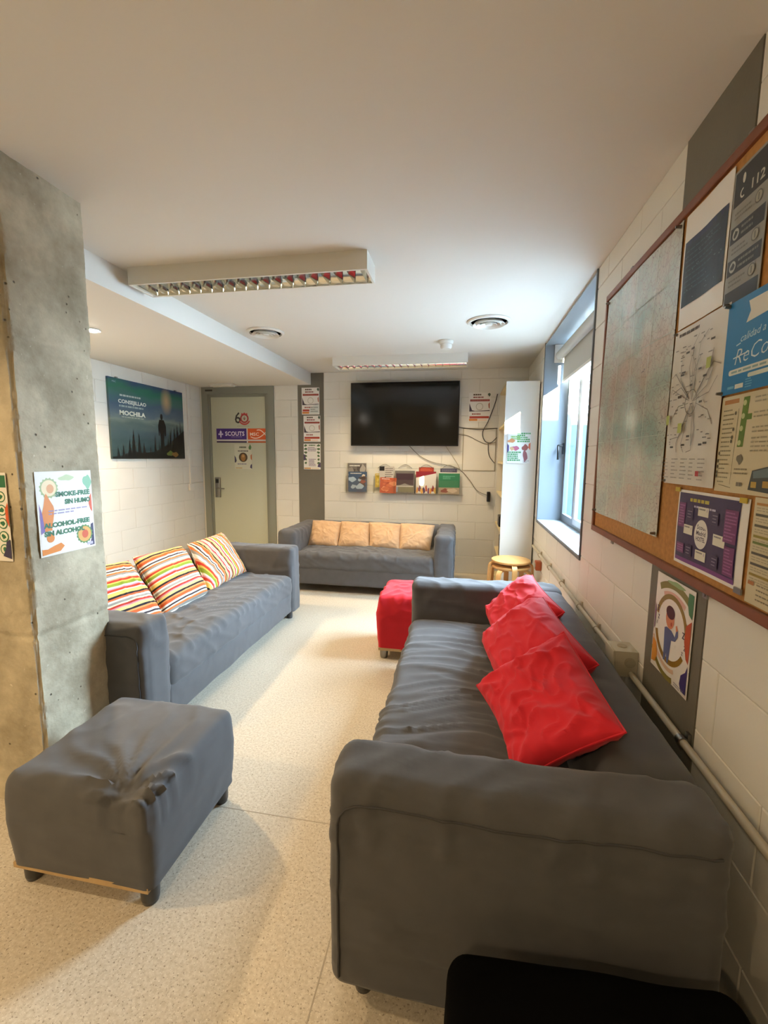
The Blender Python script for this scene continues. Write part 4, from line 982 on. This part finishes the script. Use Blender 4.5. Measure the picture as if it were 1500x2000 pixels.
rk = thing('magazine_rack', 'clear acrylic wall rack with five leaflet pockets', 'magazine rack', (-.77, YB, .985))
MB().box(-.74, .74, -.006, -.002, 0, .36).build('back_plate', ACRYL, rk)
MB().box(-.76, .76, -.085, -.002, -.016, -.010).build('shelf', ACRYL, rk)
PX = [-.565, -.21, .045, .305, .575]
for i, x in enumerate(PX):
    x0, x1 = x - .13, x + .13
    MB().box(x0, x1, -.075, -.071, -.008, .16).build('pocket_front', ACRYL, rk)
    for s in (x0, x1): MB().box(s - .002, s + .002, -.075, -.006, -.008, .20).build('pocket_side', ACRYL, rk)
    MB().tube([(x - .085 + .17 * t, -.012, .30 + .045 * math.sin(PI * t)) for t in [k / 12 for k in range(13)]], .003, 6).build('hook', STEEL, rk, True)
mg = 'magazines in the wall rack'
def magazine(label, x, z, w, h, y, cover, fn, tilt=0.):
    s = Sheet('magazine', label, 'magazine', w, h, (-.77 + x - w / 2, YB + y, .985 + z), 0, mat('mag_' + cover, cover, .35), mg, thick=.007, kid='pages')
    s.o.rotation_euler = (math.radians(-2.2), math.radians(tilt), 0)
    s.rect(0, 0, w, h, mat('mag_' + cover, cover, .35)); fn(s, w, h); s.done('cover_print')
def photo(cols, seed):
    def f(s, w, h):
        r = random.Random(seed)
        for i in range(9): s.blob(r.uniform(.15, .85) * w, r.uniform(.15, .85) * h, w * r.uniform(.08, .2), h * r.uniform(.06, .16), r.choice(cols), i)
        s.rows(w * .1, h * .95, w * .7, h * .88, 1, 'd6d3c8', seed, .6)
    return f
magazine('grey magazine standing behind in the first rack pocket', -.565, .0, .235, .355, -.030, '6d6862', photo(('8a857c', '4f4a46', 'a39d92'), 1))
magazine('blue photo magazine in front in the first rack pocket', -.550, -.004, .235, .255, -.045, '39506b', photo(('8a4a38', 'c9b8a0', '2b6fa0', '4a3a34', '9fb2c0'), 2))
magazine('yellow leaflet at the left of the second rack pocket', -.275, .06, .11, .17, -.022, 'b59a2e', photo(('c9b04a', '9a8426'), 3))
magazine('black and white leaflet at the back of the second pocket', -.185, .05, .18, .27, -.032, 'b5b0a6', lambda s, w, h: s.rect(0, h * .8, w * .35, h, '1c1c1c').rows(w * .4, h * .95, w * .95, h * .5, 5, '5c5854', 4).blob(w * .4, h * .4, w * .1, h * .12, '3a3632', 1))
magazine('orange booklet in front of the second rack pocket', -.165, -.004, .205, .19, -.050, 'b5512a', photo(('c9673a', 'd98a5c', 'a3401f'), 5), 2)
magazine('dark maroon magazine in the middle rack pocket', .045, -.004, .245, .275, -.045, '6a6660', lambda s, w, h: s.rect(w * .06, h * .36, w * .94, h * .88, '3f2c34').rect(w * .2, h * .05, w * .96, h * .27, '7a7456').rect(w * .04, h * .05, w * .16, h * .3, '8a97a8').poly([(w * .1, h * .30), (w * .5, h * .44), (w * .9, h * .30)], '8a857c').rect(w * .06, h * .28, w * .94, h * .33, 'b9b4a8'))
magazine('dark red booklet behind in the fourth rack pocket', .305, .02, .18, .295, -.022, 'a33a22', lambda s, w, h: s.rows(w * .1, h * .96, w * .9, h * .85, 2, 'c9705a', 5))
magazine('white and red magazine with a crowd in the fourth pocket', .305, -.004, .245, .268, -.045, 'd3cfc6', lambda s, w, h: [s.poly([(0, h), (w, h), (w, h * .93), (0, h * .72)], '8a1f2c')] + [s.blob(w * (.08 + .11 * i), h * (.16 + .06 * math.sin(i * 2)), w * .06, h * .14, c, i) for i, c in enumerate(('c98a3c', '6b3a5c', 'd9a24a', '4b2f5c', 'b5502c', '7a4a6b', 'd08a3a', '8a3a3a', 'caa04a'))] and s)
magazine('dark blue booklet behind in the last rack pocket', .575, .02, .20, .285, -.022, '4b4a5f', lambda s, w, h: s.rows(w * .1, h * .96, w * .9, h * .85, 2, '8a8898', 6))
magazine('green magazine in the last rack pocket', .585, -.004, .250, .262, -.045, '2f7a55', lambda s, w, h: s.rect(0, 0, w, h * .32, 'a8967c').blob(w * .3, h * .15, w * .16, h * .1, '8a4a38', 1).blob(w * .65, h * .17, w * .2, h * .1, 'c9b49a', 2).poly([(0, h * .45), (w * .3, h * .36), (w, h * .40), (w, h * .30), (0, h * .30)], '2f7a55').rows(w * .2, h * .85, w * .8, h * .68, 3, '6aa88a', 3, .5).rect(0, h * .96, w, h, 'dcd8cc'))

# ------------------------------------------------------------------ ceiling fittings
def luminaire(label, x0, x1, y0, y1, watt, zb=2.362):
    o = thing('ceiling_luminaire', label, 'ceiling light', ((x0 + x1) / 2, (y0 + y1) / 2, zb), 0, 'louvred ceiling lights')
    a, b, h = (x1 - x0) / 2, (y1 - y0) / 2, ZC - zb
    hs = MB().box(-a, a, -b, -b + .012, 0, h).box(-a, a, b - .012, b, 0, h).box(-a, -a + .012, -b + .012, b - .012, 0, h).box(a - .012, a, -b + .012, b - .012, 0, h).box(-a + .012, a - .012, -b + .012, b - .012, h - .012, h)
    hs.build('housing', WHITEM, o)
    for s in (-1, 1):
        vs = []; n = 6
        for i in range(n + 1):
            t = i / n; y = s * (b - .013 - .045 * t * t); z = .002 + .062 * t
            vs += [(-a + .013, y, z), (a - .013, y, z)]
        MB().add(vs, [(2 * i, 2 * i + 1, 2 * i + 3, 2 * i + 2) for i in range(n)]).build('reflector', CHROME, o, True)
    vs = [(-.010, -b + .016, .002), (.010, -b + .016, .002), (0, -b + .055, .050), (-.012, b - .016, .002), (.012, b - .016, .002), (0, b - .055, .050)]
    proto = None; nb_ = 19
    for i in range(nb_):
        x = -a + .04 + (2 * a - .08) * i / (nb_ - 1)
        if proto is None:
            m_ = MB()
            for sg in (-1, 1): m_.add([(0, -b + .014, .0), (0, b - .014, .0), (sg * .014, b - .05, .050), (sg * .014, -b + .05, .050)], [(0, 1, 2, 3)])
            proto = m_.build('louvre_blade', CHROME, o); proto.location = (x, 0, .002)
        else: link_copy(proto, 'louvre_blade', o, (x, 0, .002))
    for s in (-.045, .045):
        MB().cyl((-a + .03, s, .066), (a - .03, s, .066), .008, n=12).build('tube_lamp', mat('lit_tube', 'e6e6df', .3, emit=((1, .9, .72), 7.0)), o, True)
    MB().box(-a + .02, a - .02, -b + .02, b - .02, h - .014, h - .0125).build('inner_tray', CHROME, o)
    l = bpy.data.lights.new('luminaire_light', 'AREA'); l.shape = 'RECTANGLE'; l.size = 2 * a - .06; l.size_y = 2 * b - .05; l.energy = watt; l.color = (1.0, .75, .44); l.spread = math.radians(125)
    lo = bpy.data.objects.new('luminaire_light', l); C.objects.link(lo); lo.parent = o; lo.location = (0, 0, -.001)
luminaire('louvred ceiling light nearest the camera', -1.885, -.518, 2.315, 2.515, 3)
luminaire('louvred ceiling light in front of the television', -1.40, -.005, 4.62, 4.86, 10)
def diffuser(label, x, y, r):
    o = thing('air_diffuser', label, 'air vent', (x, y, ZC), 0, 'round ceiling vents')
    MB().lathe([(r * .82, -.001), (r * .86, -.016), (r * .95, -.015), (r, -.006), (r, -.001)], (0, 0, 0), 40).build('rim', WHITEM, o, True)
    for q in (.72, .54, .36):
        MB().lathe([(r * (q - .11), -.010), (r * q, -.030), (r * (q + .015), -.028), (r * (q - .09), -.008)], (0, 0, 0), 40).build('cone', WHITEM, o, True)
    MB().lathe([(0, -.030), (r * .15, -.030), (r * .17, -.022), (r * .10, -.010)], (0, 0, 0), 32).build('centre_disc', WHITEM, o, True)
    MB().lathe([(0, -.002), (r * .82, -.002)], (0, 0, 0), 32).build('recess_shade', mat('recess_shade_dark', '1f1d1a', .9), o)  # flat dark disc on the solid ceiling, shade of the vent recess as colour
diffuser('round ceiling vent left, beside the lowered ceiling', -1.685, 3.64, .155)
diffuser('round ceiling vent on the right, near the window', .144, 3.615, .165)
sd_ = thing('smoke_detector', 'small white smoke detector on the ceiling', 'smoke detector', (-.20, 4.14, ZC))
MB().lathe([(0, 0), (.062, 0), (.064, -.012), (.058, -.030), (.05, -.034)], (0, 0, 0), 32).build('base', WHITEP, sd_, True)
MB().lathe([(.05, -.033), (.052, -.055), (.042, -.072), (.02, -.078), (0, -.078)], (0, 0, 0), 32).build('head', WHITEP, sd_, True)
lv = thing('ceiling_grille', 'long grey air grille on the ceiling above the television', 'air vent', (-.76, 5.18, ZC))
MB().box(-.62, .62, -.09, -.075, -.014, 0).box(-.62, .62, .075, .09, -.014, 0).box(-.62, -.605, -.075, .075, -.014, 0).box(.605, .62, -.075, .075, -.014, 0).box(-.008, .008, -.075, .075, -.013, 0).build('frame', mat('grille_grey', '8f897d', .5), lv)
pr = None
for i in range(6):
    y = -.0625 + .025 * i
    if pr is None: pr = MB().box(-.605, .605, -.006, .006, -.010, -.004).build('slat', mat('grille_grey', '8f897d', .5), lv); pr.location = (0, y, 0)
    else: link_copy(pr, 'slat', lv, (0, y, 0))
MB().box(-.605, .605, -.075, .075, -.002, 0).build('slat_shade', mat('slat_shade_dark', '3b3a36', .8), lv)  # no opening here: dark sheet paints the shade behind the slats
def downlight(label, x, y, z, watt):
    o = thing('downlight', label, 'ceiling light', (x, y, z), 0, 'recessed downlights')
    MB().lathe([(.040, -.001), (.052, -.002), (.056, -.006), (.052, -.010), (.040, -.008)], (0, 0, 0), 32).build('ring', WHITEM, o, True)
    MB().lathe([(0, -.020), (.018, -.019), (.032, -.014), (.041, -.005)], (0, 0, 0), 24).build('lens', LAMP, o)
    l = bpy.data.lights.new('downlight_lamp', 'SPOT'); l.energy = watt; l.color = WARM; l.spot_size = math.radians(150); l.spot_blend = .6; l.shadow_soft_size = .045
    lo = bpy.data.objects.new('downlight_lamp', l); C.objects.link(lo); lo.location = (0, 0, -.07); lo.parent = o
downlight('glowing downlight in the lowered ceiling beside the pillar', -2.66, 2.885, ZS, 75)
downlight('downlight in the lowered ceiling left of the camera', -2.35, .45, ZS, 36)
downlight('downlight in the lowered ceiling behind the camera', -2.5, -1.4, ZS, 36)
downlight('downlight in the main ceiling behind the camera', -.6, -1.3, ZC, 22)
el = thing('emergency_light', 'flat white emergency light above the door', 'emergency light', (-3.03, 5.26, ZS))
MB().box(-.17, .17, -.06, .06, -.012, 0, ch=.004).build('housing', WHITEP, el); MB().box(-.15, .15, -.045, .045, -.032, -.010, ch=.006).build('diffuser', mat('milky_lens', 'd3d0c4', .4), el)

# ------------------------------------------------------------------ conduit and junction box on the right wall
cz_ = .583; cx_ = XR - .022
cdt = thing('conduit', 'cream conduit pipe along the wall above the sofa', 'pipe', (cx_, 1.78, cz_))
MB().cyl((0, -2.2, 0), (0, 2.62, 0), .0115, n=16).build('pipe', PVC, cdt, True)
for y in (1.378, 2.28, 2.62, 3.1, 3.55, 4.0, .6):
    yy = y - 1.78
    MB().cyl((0, yy - .012, 0), (0, yy + .012, 0), .0155, n=16).box(-.004, .022, yy - .009, yy + .009, -.024, -.012).box(.012, .022, yy - .010, yy + .010, -.026, .026).build('clip', STEEL if y in (1.378,) else PVC, cdt, 40)
jb = thing('junction_box', 'square cream junction box on the conduit', 'junction box', (XR, 1.845, .570))
MB().box(-.085, 0, -.052, .052, 0, .105, ch=.004).build('body', mat('box_cream', 'b5b09c', .4), jb, True)
MB().box(-.092, -.084, -.05, .05, .002, .103, ch=.003).build('lid', mat('box_cream', 'b5b09c', .4), jb, True)
for s in (-1, 1):
    MB().cyl((-.03, s * .052, .06), (-.03, s * .056, .06), .02, n=20).cyl((-.03, s * .055, .06), (-.03, s * .058, .06), .014, n=20).build('knockout', mat('box_grey', 'a39d88', .5), jb, True)
MB().cyl((-.045, 0, .104), (-.045, 0, .109), .018, n=20).build('knockout', mat('box_grey', 'a39d88', .5), jb, True)
tr_ = thing('cable_trunking', 'vertical white cable trunking on the left wall by the door', 'trunking', (XL, 5.155, 1.02))
MB().box(0, .018, -.012, .012, .04, ZS - 1.02).build('channel', WHITEP, tr_)
MB().box(0, .025, -.04, .04, -.05, .04, ch=.004).build('switch_plate', WHITEP, tr_)

ws = thing('wall_socket', 'small orange-brown socket box on the wall under the conduit', 'socket', (XR, 4.02, .44))
MB().box(-.05, 0, -.04, .04, 0, .08, ch=.006).build('box', mat('socket_orange', 'a8552c', .45), ws, True)
MB().cyl((-.05, 0, .04), (-.055, 0, .04), .022, n=20).build('cover', mat('box_cream', 'b5b09c', .4), ws, True)
